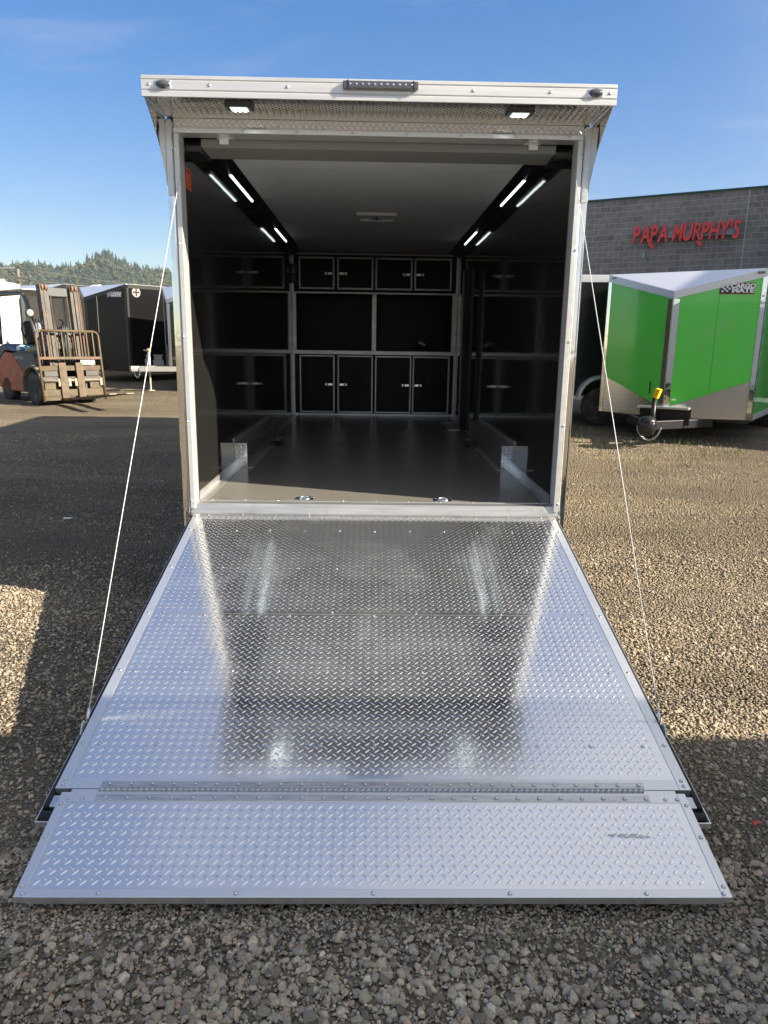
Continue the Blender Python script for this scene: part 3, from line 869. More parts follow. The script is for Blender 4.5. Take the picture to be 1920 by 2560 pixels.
# --- floor trims, wheel boxes, tie-down rings
for s in (-1, 1):
    for (a, b) in ((.133, 1.513), (3.705, YB-.004)):
        tr = MB().prism([(s*XI, ZF), (s*1.165, ZF), (s*1.165, ZF+.003), (s*1.2225, ZF+.0045), (s*1.2225, ZF+.052), (s*XI, ZF+.052)], 1, a, b).build("floor_trim", ALU, T)
        for k in range(int((b-a)/.42)+1):
            inst("screw", SCREW, tr, (s*1.19, a+.08+.42*k, ZF+.0036), None, (.8, .8, .8))
    wb_ = MB().box(*sorted((s*1.112, s*(XI-.0005))), 1.515, 3.70, ZF, .976).build("wheel_box", mat("wheel_box_aluminium", (.72, .72, .72), .34, 1, noise_amt=.1, noise_scale=12, rough_var=.1, stretch=(1, .1, 1)), T, bevel=.004)
    MB().box(*sorted((s*1.114, s*(XI-.002))), 1.5105, 1.5145, ZF+.002, .974).build("end_plate", TREAD, wb_)
    build_lugs("end_plate_lugs", wb_, (lambda s: (lambda u, v, w: (u, 1.5105-w, v)))(s), *sorted((s*1.116, s*1.224)), ZF+.004, .972)
    MB().box(*sorted((s*1.062, s*1.1115)), 1.49, 3.70, ZF+.0005, ZF+.004).build("floor_flange", ALU, wb_)
    MB().box(*sorted((s*1.2205, s*1.2255)), 1.505, 3.70, .9765, 1.018).build("wall_flange", ALU, wb_)
    for k in range(5):
        inst("screw", SCREW, wb_, (s*1.085, 1.6+.45*k, ZF+.004), None, (.8, .8, .8))
        inst("screw", SCREW, wb_, (s*1.2203, 1.62+.48*k, .998), Matrix.Rotation(-s*rad(90), 3, 'Y'), (.8, .8, .8))
    # recessed ring
    cx = -.495 if s < 0 else .478
    pn = MB()
    pn.box(cx-.062, cx+.062, .150, .168, ZF+.0006, ZF+.005); pn.box(cx-.062, cx+.062, .247, .265, ZF+.0006, ZF+.005)
    pn.box(cx-.062, cx-.044, .1685, .2465, ZF+.0006, ZF+.005); pn.box(cx+.044, cx+.062, .1685, .2465, ZF+.0006, ZF+.005)
    rp = pn.build("tie_down_pan", STEEL, T, bevel=.0015, seg=1)
    MB().box(cx-.0435, cx+.0435, .169, .246, ZF+.0006, ZF+.0012).build("pan_recess", ALU_DULL, rp)
    MB().tube([(cx+.036*cos(t), .205+.030*sin(t), ZF+.010+.004*sin(t)) for t in np.linspace(0, 2*pi, 24, endpoint=False)], .006, 8, True).build("tie_down_ring", STEEL, rp, True)
    for q in (-1, 1):
        for y in (.158, .256):
            inst("screw", SCREW, rp, (cx+q*.052, y, ZF+.005), None, (.7, .7, .7))

# --- cabinets across the front
CABF = mat("cabinet_edge_aluminium", (.36, .36, .37), .36, 1, rough_var=.08, noise_scale=12)
MB().box(-1.2265, 1.2265, YB+.012, 7.04, ZF+.0005, 1.672).build("lower_cabinet", BLACK_PANEL, T)
ctp = MB().box(-1.2262, 1.2262, YB-.004, 7.04, 1.6745, 1.726).build("countertop", BLACK_PANEL, T)
MB().box(-1.226, 1.226, YB-.010, YB-.0045, 1.675, 1.727).build("counter_edge", CABF, ctp)
upc = MB().box(-1.2265, 1.2265, YB+.012, YB+.40, 2.558, 3.112).build("upper_cabinet", BLACK_PANEL, T)
MB().box(-1.2262, 1.2262, YB+.002, YB+.0115, 2.551, 2.570).build("bottom_edge", CABF, upc)
MB().box(-1.2262, 1.2262, YB+.002, YB+.0115, 3.096, 3.111).build("top_edge", CABF, upc)
MB().box(-1.226, 1.226, YB+.004, YB+.0115, ZF+.001, ZF+.028).build("toe_edge", CABF, T)
MB().box(-1.2265, 1.2265, 6.98, 7.04, 1.728, 2.556).build("backsplash", BLACK_PANEL, T)
for a, b in ((-1.2262, -1.165), (-.042, .026), (1.150, 1.2262)):
    MB().box(a, b, YB+.016, YB+.046, 1.7275, 2.550).build("counter_post", CABF, T, bevel=.003)
for s in (-1, 1):
    MB().box(*sorted((s*1.196, s*1.2264)), YB-.002, YB+.011, ZF+.03, 1.673).build("corner_edge", CABF, T)
    MB().box(*sorted((s*1.196, s*1.2264)), YB-.002, YB+.0015, 2.571, 3.095).build("corner_edge", CABF, T)
doors = [(-1.121, -.597, 2.608, 3.062, 1), (-.558, -.027, 2.608, 3.062, -1), (.003, .549, 2.608, 3.062, 1), (.577, 1.126, 2.608, 3.062, -1),
         (-1.125, -.595, .800, 1.660, 1), (-.555, -.018, .800, 1.660, -1), (.011, .562, .800, 1.660, 1), (.580, 1.140, .800, 1.660, -1)]
for x0, x1, z0, z1, hd in doors:
    d = MB().box(x0+.028, x1-.028, YB-.002, YB+.0115, z0+.028, z1-.028).build("cabinet_door", BLACK_PANEL, T)
    f = MB(); w = .026
    y0, y1 = YB-.010, YB+.0112
    f.box(x0, x1, y0, y1, z0, z0+w); f.box(x0, x1, y0, y1, z1-w, z1)
    f.box(x0, x0+w, y0, y1, z0+w, z1-w); f.box(x1-w, x1, y0, y1, z0+w, z1-w)
    f.build("door_frame", CABF, d, bevel=.006)
    zz = 2.828 if z0 > 2 else 1.226
    hx0 = (x1-.145) if hd > 0 else (x0+.03)
    hb = MB().box(hx0, hx0+.115, YB-.022, YB-.0105, zz-.019, zz+.019)
    hb.build("handle", mat("latch_chrome", (.85, .85, .86), .15, 1), d, bevel=.006)
    kx = hx0+.035 if hd > 0 else hx0+.08
    MB().box(kx-.014, kx+.014, YB-.0235, YB-.0222, zz-.011, zz+.011).build("latch_slot", BLACK, d)
sb = MB().box(-1.2262, -1.142, YB-.075, YB-.012, 2.685, 2.952).build("switch_box", BLACK, T, bevel=.006)
MB().box(-1.205, -1.175, YB-.0775, YB-.0755, 2.825, 2.880).build("switch_plate", mat("switch_grey", (.35, .35, .35), .4), sb)
MB().box(-1.197, -1.183, YB-.0790, YB-.0777, 2.838, 2.866).build("switch_rocker", BLACK, sb)
# open side-door leaf and step well on the right
Md = Matrix.Translation((1.203, 4.40, 0)) @ Matrix.Rotation(rad(14.5), 4, 'Z')
dl = MB().box(-.035, 0, .0, .30, ZF+.012, 2.735, Md).build("side_door_leaf", mat("door_leaf_grey", (.055, .057, .062), .35), T, bevel=.004)
MB().box(-.041, -.0352, .272, .302, ZF+.012, 2.735, Md).build("leaf_edge", ALU_DULL, dl)
MB().box(-.045, -.0352, .10, .125, 1.68, 1.78, Md).build("leaf_latch", BLACK, dl)
sw = MB()
sw.box(.955, 1.105, 5.42, 5.48, ZF+.0006, ZF+.006); sw.box(.955, .985, 4.55, 5.4195, ZF+.0006, ZF+.006); sw.box(.9855, 1.105, 4.55, 4.57, ZF+.0006, ZF+.006)
sw = sw.build("step_well", ALU, T)
MB().box(.9855, 1.105, 4.5705, 5.4195, ZF+.0006, ZF+.0020).build("step_tread", ALU_DULL, sw)
# brochure left on the counter
br = MB().box(-.012, .090, -.001, .001, -.028, .028).build("paper_sheet", PAPER)
br.location = (.695, 6.62, 1.862); br.rotation_euler = (rad(-38), rad(30), 0)
# prop it: a small wedge block under it
tag(br, "small white card propped up on the dark counter inside the trailer", "card")
bk = MB().prism([(6.60, 1.7272), (6.90, 1.7272), (6.90, 1.80), (6.66, 1.838)], 0, .66, .82).build("card_wedge", BLACK, None, bevel=.02, seg=3)
tag(bk, "black wedge block propping up the white card on the counter", "bag")

# --- ramp door (lowered)
P0 = Vector((0, -.015, .700)); P1 = Vector((0, -2.332, .165))
rd = (P1-P0).normalized(); rn = Vector((1, 0, 0)).cross(rd)
if rn.z < 0: rn = -rn
LR = (P1-P0).length
def ramp(u, v, w=0):
    return Vector((u, 0, 0))+P0+rd*v+rn*w
Mr = Matrix((Vector((1, 0, 0)), rd, rn)).transposed().to_4x4(); Mr.translation = P0   # local: u, v down the slope, w up
def rbox(b, u0, u1, v0, v1, w0, w1):
    return b.box(u0, u1, v0, v1, w0, w1, Mr)
RP = rbox(MB(), -1.218, 1.218, .0, 2.366, -.045, -.0035).build("ramp_door", mat("ramp_core", (.30, .30, .30), .5, .8), T)
rbox(MB(), -1.247, 1.247, .0, 2.50, -.052, -.046).build("outer_skin", BLKTRL, RP, bevel=.001, seg=1)
for s in (-1, 1):
    e = MB()
    rbox(e, *sorted((s*1.2435, s*1.2475)), .0, 2.50, -.0455, -.026); e.build("skin_edge", ALU, RP)
    rbox(MB(), *sorted((s*1.2205, s*1.2425)), .0, 2.44, -.0458, -.016).build("edge_seal", RUBBER, RP, bevel=.005)
rbox(MB(), -1.2475, 1.2475, 2.5005, 2.506, -.052, -.026).build("skin_end", ALU, RP)
for s in (-1, 1):
    a, b = sorted((s*1.09, s*1.235))
    MB().tube([ramp(a, 2.478, -.026), ramp(b, 2.478, -.026)], .018, 10).build("end_seal", RUBBER, RP, True)
    rbox(MB(), *sorted((s*1.150, s*1.214)), 2.397, 2.452, -.0455, -.006).build("lock_block", ALU_DULL, RP, bevel=.004)
# plates
pl1 = rbox(MB(), -1.174, 1.174, .030, 1.1835, -.0034, 0).build("upper_tread_plate", TREAD, RP)
pl2 = rbox(MB(), -1.174, 1.174, 1.1865, 2.320, -.0034, 0).build("lower_tread_plate", TREAD, RP)
fr = lambda u, v, w: ramp(u, v, w)
build_lugs("upper_plate_lugs", RP, fr, -1.17, 1.17, .034, 1.180)
build_lugs("lower_plate_lugs", RP, fr, -1.17, 1.17, 1.190, 2.316)
rbox(MB(), -1.176, 1.176, 1.1837, 1.1863, -.0033, .0012).build("plate_seam", STEEL, RP)
# rails
for s in (-1, 1):
    rbox(MB(), *sorted((s*1.1745, s*1.2195)), .0, 2.372, -.030, .0022).build("side_rail", ALU, RP, bevel=.0012, seg=1)
rbox(MB(), -1.174, 1.174, 0.0, .0295, -.0034, .0026).build("top_strip", ALU_HINGE, RP, bevel=.0012, seg=1)
rbox(MB(), -1.1742, 1.1742, 2.3205, 2.372, -.030, .0022).build("bottom_rail", ALU, RP, bevel=.0012, seg=1)
# screws in a grid over the plates
rotm = Mr.to_3x3()
for v in (.23, .708, 1.172, 1.198, 1.665, 2.138):
    for k in range(-5, 6):
        u = k*.2235-.007
        if v in (1.172, 1.198) and ((k % 2 == 0) == (v == 1.172)): continue
        inst("screw", SCREW, RP, ramp(u+random.uniform(-.006, .006), v+random.uniform(-.006, .006), .0004), rotm)
for s in (-1, 1):
    for v in (.05, .225, .705, 1.187, 1.66, 2.135, 2.325, 2.352):
        inst("screw", SCREW, RP, ramp(s*1.197, v, .0022), rotm)
for k in range(11):
    inst("screw", SCREW, RP, ramp(-1.12+.224*k, .015, .0026), rotm)
# flap
F0 = Vector((0, -2.340, .1655)); F1 = Vector((0, -2.757, .055))
fd = (F1-F0).normalized(); fn = Vector((1, 0, 0)).cross(fd)
if fn.z < 0: fn = -fn
Mf = Matrix((Vector((1, 0, 0)), fd, fn)).transposed().to_4x4(); Mf.translation = F0
LF = (F1-F0).length
def flap(u, v, w=0): return Vector((u, 0, 0))+F0+fd*v+fn*w
FL = empty("ramp_flap"); FL.parent = T
bpy.data.objects.remove(FL)
FL = MB().box(-1.180, 1.180, .010, LF-.002, -.030, -.0036, Mf).build("ramp_flap", mat("flap_core", (.30, .30, .30), .5, .8), T)
MB().box(-1.152, 1.152, .050, LF-.030, -.0034, 0, Mf).build("flap_tread_plate", TREAD, FL)
build_lugs("flap_lugs", FL, lambda u, v, w: flap(u, v, w), -1.15, 1.15, .052, LF-.031)
for s in (-1, 1):
    MB().box(*sorted((s*1.1525, s*1.1855)), .006, LF, -.030, .0022, Mf).build("flap_side_rail", ALU, FL, bevel=.0012, seg=1)
MB().box(-1.1522, 1.1522, LF-.0295, LF+.0005, -.034, .0022, Mf).build("flap_front_rail", ALU, FL, bevel=.0015, seg=1)
MB().box(-1.1522, 1.1522, -.008, .0495, -.0034, .0022, Mf).build("flap_top_strip", ALU, FL, bevel=.0012, seg=1)
fm3 = Mf.to_3x3()
for s in (-1, 1):
    for v in (.060, .20, LF-.040): inst("screw", SCREW, FL, flap(s*1.170, v, .0022), fm3)
    inst("screw", SCREW, FL, flap(s*1.10, .034, .0022), fm3); inst("screw", SCREW, FL, flap(s*1.145, .034, .0022), fm3)
for u in (-1.160, -.912, -.462, -.01, .444, .900, 1.160): inst("screw", SCREW, FL, flap(u, LF-.014, .0022), fm3)
# piano hinge between ramp and flap
HG = MB().box(-1.050, 1.040, 2.3390, 2.3655, .0024, .0046, Mr).build("piano_hinge", ALU_HINGE, T)
MB().box(-1.050, 1.040, .0175, .0460, .0024, .0046, Mf).build("hinge_leaf", ALU_HINGE, HG)
kn = MB().cyl((0, 0, 0), (.0195, 0, 0), .0070, 10).mesh("hinge_knuckle", mat("knuckle_steel", (.5, .5, .5), .25, 1), True)
kc = (ramp(0, 2.3725, .0055)+flap(0, .0075, .0055))/2
nk = int(2.085/.0210)
for k in range(nk):
    inst("hinge_knuckle", kn, HG, (-1.049+.0210*k, kc.y, kc.z+.0006))
for k in range(26):
    u = -1.018+.0815*k
    inst("screw", SCREW, HG, ramp(u, 2.351, .0046), rotm)
    inst("screw", SCREW, HG, flap(u+.006, .0325, .0046), fm3)
# cables and their brackets
for s in (-1, 1):
    br_ = MB()
    br_.prism([(-1.925, .215), (-1.985, .262), (-2.005, .258), (-2.050, .180), (-2.030, .170)], 0, s*1.2335, s*1.2385)
    br_.box(*sorted((s*1.2215, s*1.2330)), -2.004, -1.930, .205, .2115)
    bo = br_.build("cable_bracket", ALU_W, RP, bevel=.0015, seg=1)
    bot = Vector((s*1.2300, -1.962, .252)); top = Vector((s*1.2035, .100, 2.995))
    MB().tube([bot, bot+(top-bot)*.0145], .0065, 8).build("cable_ferrule", ALU, RP, True)
    inst("screw", SCREW, RP, bot+Vector((-s*.002, -.006, -.01)), Matrix.Rotation(s*rad(90), 3, 'Y'))
    MB().tube([bot, top], .0024, 8).build("ramp_cable", CABLE, T, True)
# a scuff mark stays a shape of its own on the flap
sc_ = MB(); rs = random.Random(5); top_e = []; bot_e = []
for k in range(15):
    q = k/14; hgt = .012*math.sin(pi*q)**.7
    top_e.append(flap(.83+.16*q, .188+.010*q-hgt*rs.uniform(.3, 1.0), .0007)); bot_e.append(flap(.83+.16*q+rs.uniform(-.004, .004), .190+.010*q+hgt*rs.uniform(.3, 1.1), .0007))
sc_.add(top_e+bot_e, [(k, k+1, 15+k+1, 15+k) for k in range(14)])
sc_.build("scuff_mark", mat("grey_scuff", (.52, .52, .50), .45, .6), FL)
#PART2
# ================================================================== OTHER TRAILERS
def cargo_badge(parent, Mx, w=.62, h=.20, plate=True):
    """dark badge with a chequered flag and two lines of lettering; Mx maps badge x,y,z(out) to the parent"""
    if plate:
        o = MB().box(-w/2, w/2, -h/2, h/2, 0, .004, Mx).build("badge", mat("badge_border", (.32, .02, .025), .4), parent)
        MB().box(-w/2+.010, w/2-.010, -h/2+.010, h/2-.010, .0042, .006, Mx).build("badge_plate", mat("badge_black", (.012, .012, .012), .35), o)
    else:
        o = MB().box(-w/2, w/2, -h/2, h/2, 0, .003, Mx).build("badge", BLKRAIL, parent)
    fb = MB()
    for i in range(4):
        for j in range(4):
            if (i+j) % 2 == 0:
                x = -w*.45+i*w*.065; y = -h*.34+j*h*.17+i*h*.02
                fb.box(x, x+w*.062, y, y+h*.165, .0065, .008, Mx)
    fb.build("badge_flag", WHITE, o)
    for txt, yy in (("CARGO", h*.20), ("MATE", -h*.20)):
        me = text_mesh(txt, h*.52, .001, WHITE, bold=.006*h/.2, xs=1.15 if txt == "CARGO" else 1.45)
        t = bpy.data.objects.new("badge_lettering", me); COL.objects.link(t); t.parent = o
        t.matrix_local = Mx @ Matrix.Translation((w*.16, yy, .0085))
    return o

def vnose(name, label, cat, loc, rho, hw, n, H, zb, L, drop, skin, rail, trim, group=None, guard=None, guard_h=(.55, .28), badge='right', vent_at=None, wheels=True, roof=ROOFMET, badge_plate=True, rivets=False):
    """V-nosed cargo trailer. local: nose apex at x=0,y=0, nose points to -y, ground z=0"""
    R = empty(name, loc, -rho, label, cat, group)
    top = zb+H; ta = top-drop
    A0 = Vector((0, 0, zb)); A1 = Vector((0, 0, ta))
    for s in (-1, 1):
        c0 = Vector((s*hw, n, zb)); c1 = Vector((s*hw, n, top))
        d = Vector((s*hw, n, 0)).normalized(); nn = Vector((n*s, -hw, 0)).normalized()
        th = .03
        vs = [A0, c0, c1, A1]; vs2 = [p-nn*th for p in vs]
        MB().add(vs+vs2, [(0, 1, 2, 3), (7, 6, 5, 4), (0, 4, 5, 1), (1, 5, 6, 2), (2, 6, 7, 3), (3, 7, 4, 0)]).build("nose_panel", skin, R)
        # rail along the top of the panel
        rl = .105
        q = [A1+nn*.012, c1+nn*.012, c1+nn*.012-Vector((0, 0, rl)), A1+nn*.012-Vector((0, 0, rl))]
        q2 = [p-nn*.011 for p in q]
        MB().add(q+q2, [(0, 1, 2, 3), (7, 6, 5, 4), (0, 4, 5, 1), (1, 5, 6, 2), (2, 6, 7, 3), (3, 7, 4, 0)]).build("top_rail", rail, R)
        # side wall, its bottom rail and corner trim
        MB().box(*sorted((s*(hw-.035), s*hw)), n+.002, n+L, zb, top).build("side_wall", skin, R)
        MB().box(*sorted((s*(hw+.001), s*(hw+.012))), n+.05, n+L, zb-.01, zb+.07).build("bottom_rail", rail, R)
        MB().box(*sorted((s*(hw+.001), s*(hw+.012))), n+.05, n+L, top-.10, top).build("top_rail", rail, R)
        w = .085
        def strip(p_in, p_out, a, b, nm, m_, off):
            vs = [p_in+Vector((0, 0, a)), p_out+Vector((0, 0, a)), p_out+Vector((0, 0, b)), p_in+Vector((0, 0, b))]
            vs = [v+nn*off for v in vs]; v2 = [v-nn*(off-.002) for v in vs]
            return MB().add(vs+v2, [(0, 1, 2, 3), (7, 6, 5, 4), (0, 4, 5, 1), (1, 5, 6, 2), (2, 6, 7, 3), (3, 7, 4, 0)]).build(nm, m_, R)
        flat = Vector((0, 0, 0))
        strip(flat+d*.002, flat+d*w, zb, ta-rl, "nose_trim", trim, .010)
        pc = Vector((s*hw, n, 0))
        strip(pc-d*w*.75, pc, zb, top-rl, "corner_trim", trim, .009)
        MB().box(*sorted((s*(hw+.013), s*(hw+.017))), n, n+.06, zb, top-.10).build("corner_trim", trim, R)
        if rivets:
            for z in np.arange(zb+.2, ta-.2, .17):
                inst("rivet", SCREW, R, d*(w+.012)+nn*.010+Vector((0, 0, float(z))), Vector((0, 0, 1)).rotation_difference(nn).to_matrix(), (1.1, 1.1, 1.1))
                inst("rivet", SCREW, R, pc-d*(w*.75+.012)+nn*.010+Vector((0, 0, float(z))), Vector((0, 0, 1)).rotation_difference(nn).to_matrix(), (1.1, 1.1, 1.1))
        if guard:
            hc, ha = guard_h
            cut = .34                                    # notch for the tongue
            a_in = d*(w+.006); k = cut
            P = [d*k, pc-d*(w*.75+.004), pc-d*(w*.75+.004), a_in, a_in, d*k]
            Z = [zb, zb, zb+hc, zb+ha, zb+.16, zb+.16]
            vs = [p+Vector((0, 0, z))+nn*.006 for p, z in zip(P, Z)]; v2 = [v-nn*.004 for v in vs]
            fs = [tuple(range(6)), tuple(range(11, 5, -1))]+[(i, i+6, (i+1) % 6+6, (i+1) % 6) for i in range(6)]
            g = MB().add(vs+v2, fs).build("stone_guard", guard, R)
            # its lugs, row by row inside the outline
            Vv = []; Ff = []
            Lp = (pc-d*(w*.75+.004)).length; st = .060
            for iz in range(int(hc/st*2)+1):
                z = .02+iz*st/2
                u = w+.02+(iz % 2)*st/2
                while u < Lp-.03:
                    lim = ha+(hc-ha)*(u-w)/(Lp-w)
                    if z < lim-.025 and not (u < k+.03 and z < .18):
                        c = d*u+nn*.0062+Vector((0, 0, zb+z)); b0 = len(Vv); a = rad(42) if iz % 2 else rad(-42)
                        e1 = d*cos(a)+Vector((0, 0, sin(a))); e2 = d*-sin(a)+Vector((0, 0, cos(a)))
                        Vv += [c-e1*.024, c-e2*.006, c+e1*.024, c+e2*.006, c+nn*.004]
                        Ff += [(b0, b0+1, b0+4), (b0+1, b0+2, b0+4), (b0+2, b0+3, b0+4), (b0+3, b0, b0+4)]
                    u += st
            lg = MB().add(Vv, Ff).build("guard_lugs", guard, g, True); tag(lg, kind="stuff")
            MB().box(-.005, .005, 0, .02, 0, .16, Matrix.Translation(d*(k-.006)+nn*.004+Vector((0, 0, zb)))).build("notch_edge", ALU, g)
        # marker lamp
        mc = pc-d*.10+Vector((0, 0, top-.055))+nn*.013
        mo = MB().box(-.05, .05, -.018, .0, -.015, .015).build("marker_lamp", LENS, R, bevel=.005)
        mo.location = mc; mo.rotation_euler = (0, 0, math.atan2(d.y, d.x))
    # roofs
    a = A1+Vector((0, 0, .004)); b = Vector((hw, n, top+.004)); c = Vector((-hw, n, top+.004)); dn = Vector((0, 0, -.02))
    MB().add([a, b, c, a+dn, b+dn, c+dn], [(0, 1, 2), (5, 4, 3), (0, 3, 4, 1), (1, 4, 5, 2), (2, 5, 3, 0)]).build("nose_roof", roof, R)
    MB().box(-hw, hw, n+.001, n+L, top-.02, top+.006).build("roof", roof, R)
    MB().box(-hw+.036, hw-.036, n+L-.03, n+L-.002, zb, top-.025).build("rear_wall", skin, R)
    MB().box(-hw+.04, hw-.04, n, n+L-.05, zb-.06, zb+.03).build("floor_frame", BLACK, R)
    if vent_at:
        v = MB().prism([(-.19, 0), (.19, 0), (.15, .09), (.0, .13), (-.15, .09)], 0, -.19, .19)
        vo = v.build("roof_vent", WHITE, R, bevel=.02); vo.location = (vent_at[0], vent_at[1], top+.006)
    # tongue, coupler and jack
    if badge:
        s = 1
        d = Vector((hw, n, 0)).normalized(); nn = Vector((n, -hw, 0)).normalized()
        pc = Vector((hw, n, 0))-d*(.085+.07+(.235 if badge_plate else .24))
        Mx = Matrix((d, Vector((0, 0, 1)), nn)).transposed().to_4x4(); Mx.translation = pc+Vector((0, 0, top-.27))+nn*.004
        cargo_badge(R, Mx, .47 if badge_plate else .46, .155 if badge_plate else .16, badge_plate)
    if wheels:
        for s in (-1, 1):
            for yw in (n+L*.55, n+L*.55+.86):
                w_ = MB().lathe([(.19, -.10), (.31, -.10), (.335, -.08), (.335, .08), (.31, .10), (.19, .10)], (s*(hw-.13), yw, .335), (1, 0, 0), 22).build("wheel", TYRE, R, autosmooth=True)
                MB().lathe([(.188, -.09), (.188, .09), (.1, .08), (.05, .09)], (s*(hw-.13), yw, .335), (s, 0, 0), 18).build("rim", ALU_DULL, w_, autosmooth=True)
    return R

def tongue(R, zt, L, m_, jack_h, jack_m, zfoot, yj=None, chain=True, crank=True):
    """A-frame tongue in front of a nose; parts go under R"""
    for s in (-1, 1):
        d = Vector((s*.62, L+.35, 0)); a = Vector((s*.05, -L, zt)); b = Vector((s*.62, .40, zt))
        ax = (b-a).normalized(); sd = Vector((-ax.y, ax.x, 0))
        vs = []
        for p in (a, b):
            for q in ((-.03, -.06), (.03, -.06), (.03, .06), (-.03, .06)):
                vs.append(p+sd*q[0]+Vector((0, 0, q[1])))
        MB().add(vs, [(0, 1, 2, 3), (7, 6, 5, 4), (0, 4, 5, 1), (1, 5, 6, 2), (2, 6, 7, 3), (3, 7, 4, 0)]).build("tongue_beam", m_, R, bevel=.004)
    cp = MB().prism([(-.045, -.06), (.045, -.06), (.055, .02), (.035, .07), (-.035, .07), (-.055, .02)], 1, -L-.20, -L+.04).build("coupler", m_, R, bevel=.012)
    cp.location = (0, 0, zt)
    yj = -L+.12 if yj is None else yj
    MB().tube([(0, yj, zt-.18), (0, yj, zt+jack_h)], .032, 12).build("jack_tube", jack_m, R, True)
    MB().tube([(0, yj, zfoot+.012), (0, yj, zt-.16)], .024, 10).box(-.07, .07, yj-.07, yj+.07, zfoot, zfoot+.014).build("jack_leg", jack_m, R)
    if crank:
        MB().tube([(0, yj, zt+jack_h-.03), (-.04, yj, zt+jack_h+.012), (-.17, yj-.02, zt+jack_h+.02), (-.20, yj-.02, zt+jack_h+.02)], .010, 8).build("jack_crank", STEEL, R, True)
    if chain:
        lm = MB().tube([(.020*cos(t), .0105*sin(t), 0) for t in np.linspace(0, 2*pi, 12, endpoint=False)], .0042, 6, True).mesh("chain_link", STEEL, True)
        N = 20
        for i in range(N):
            t = pi*(.10+.80*i/(N-1)); rr = .17
            p = Vector((-rr*cos(t), -L-.03, zt+.03-.235*sin(t)))
            tg = Vector((rr*sin(t), 0, -.235*cos(t))).normalized()
            rm = Matrix((tg, Vector((0, 1, 0)), tg.cross(Vector((0, 1, 0))))).transposed()
            if i % 2: rm = rm @ Matrix.Rotation(rad(90), 3, 'X')
            inst("chain_link", lm, R, p, rm, (1.15, 1.15, 1.15))

# green trailer on the right
GX, GY = 4.33, 6.10
gzl = .47
GT = vnose("cargo_trailer", "bright green V-nosed cargo trailer with silver trim in front of the block wall", "trailer",
           (GX, GY, gzl), rad(36), 1.13, .50, 2.13, .345, 5.0, .31, GREEN, ALU_W, ALU_POL, "cargo trailers parked in the yard",
           guard=mat("guard_plate", (.70, .68, .64), .20, 1), guard_h=(.56, .17), vent_at=(0, 3.0), rivets=True)
tongue(GT, .28, .62, BLACK, .38, BLACK, .075, chain=True, crank=False)
lk = MB().box(-.035, .035, -.75+.12+.0, -.75+.26, .665, .80).build("jack_handle_tag", YELLOW, GT, bevel=.006); lk.rotation_euler = (0, rad(18), 0); lk.location = (-.20, .08, .03)
MB().box(-.009, .009, -.016, 0, -.09, .09).build("jack_hook", BLACK, GT).location = (-.22, .02, .78)
for x0, x1, z0, z1 in ((-.34, .40, .485, .520),):
    MB().box(x0, x1, -.16, -.02, z0, z1).build("tongue_cover", ALU, GT, bevel=.006)
MB().box(.02, .42, -.13, -.118, .26, .46).build("tongue_plate", BLACK, GT)
me = text_mesh("19415", .10, .001, mat("stencil_grey", (.22, .22, .22), .6), xs=1.0)
t = inst("stencil_number", me, GT, (.22, -.1195, .37), (rad(90), 0, 0))
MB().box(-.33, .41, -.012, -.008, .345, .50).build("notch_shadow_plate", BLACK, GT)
cv_ = MB().lathe([(.02, 0), (.10, .02), (.13, .10), (.125, .20), (.10, .26), (.02, .28)], (0, -.74, .14), (0, 0, 1), 12).build("coupler_cover", mat("black_bag_vinyl", (.015, .015, .016), .3, bump=.8, bump_scale=12, bump_dist=.03), GT, True)
MB().box(.105, .165, -.060, -.050, .61, .63, Matrix.Rotation(rad(20), 4, 'Z')).build("serial_plate", WHITE, GT)

_d = Vector((1.13, .50, 0)).normalized(); _n = Vector((.50, -1.13, 0)).normalized()
for _u in (.62,):
    MB().tube([_d*_u+_n*.0012+Vector((0, 0, .345+.36)), _d*_u+_n*.0012+Vector((0, 0, .345+1.83))], .0022, 5).build("panel_seam", mat("green_seam", (.05, .30, .035), .3), GT)

# black trailer behind it
KT = empty("cargo_trailer", (3.2, 8.02, .50), rad(-4), "black box trailer with silver fender between the big trailer and the green one", "trailer", "cargo trailers parked in the yard")
MB().box(-.9, 4.2, 0, 2.4, .44, 2.50).build("side_wall", BLKTRL, KT, bevel=.01)
MB().box(-.9, 4.2, -.012, -.001, 2.40, 2.515).build("top_rail", ALU_W, KT, bevel=.003)
MB().box(-.9, 4.2, -.012, -.001, .43, .50).build("bottom_rail", ALU, KT, bevel=.003)
MB().box(-.9, 4.2, .001, 2.39, 2.5005, 2.52).build("roof", ROOFMET, KT)
arc = [(.42*cos(t), .40*sin(t)) for t in np.linspace(0, pi, 15)]; arc2 = [(.37*cos(t), .35*sin(t)) for t in np.linspace(pi, 0, 15)]
fd_ = MB().prism(arc+arc2, 1, -.24, -.013).build("fender", ALU_W, KT, bevel=.004); fd_.location = (.74, 0, .46)
for xw in (.74, 1.57):
    w_ = MB().lathe([(.19, -.1), (.30, -.1), (.32, -.08), (.32, .08), (.30, .1), (.19, .1)], (xw, -.115, .33), (0, 1, 0), 22).build("wheel", TYRE, KT, autosmooth=True)
    MB().lathe([(.188, -.08), (.188, .08), (.1, .09), (.05, .1)], (xw, -.115, .33), (0, -1, 0), 18).build("rim", ALU_DULL, w_, autosmooth=True)

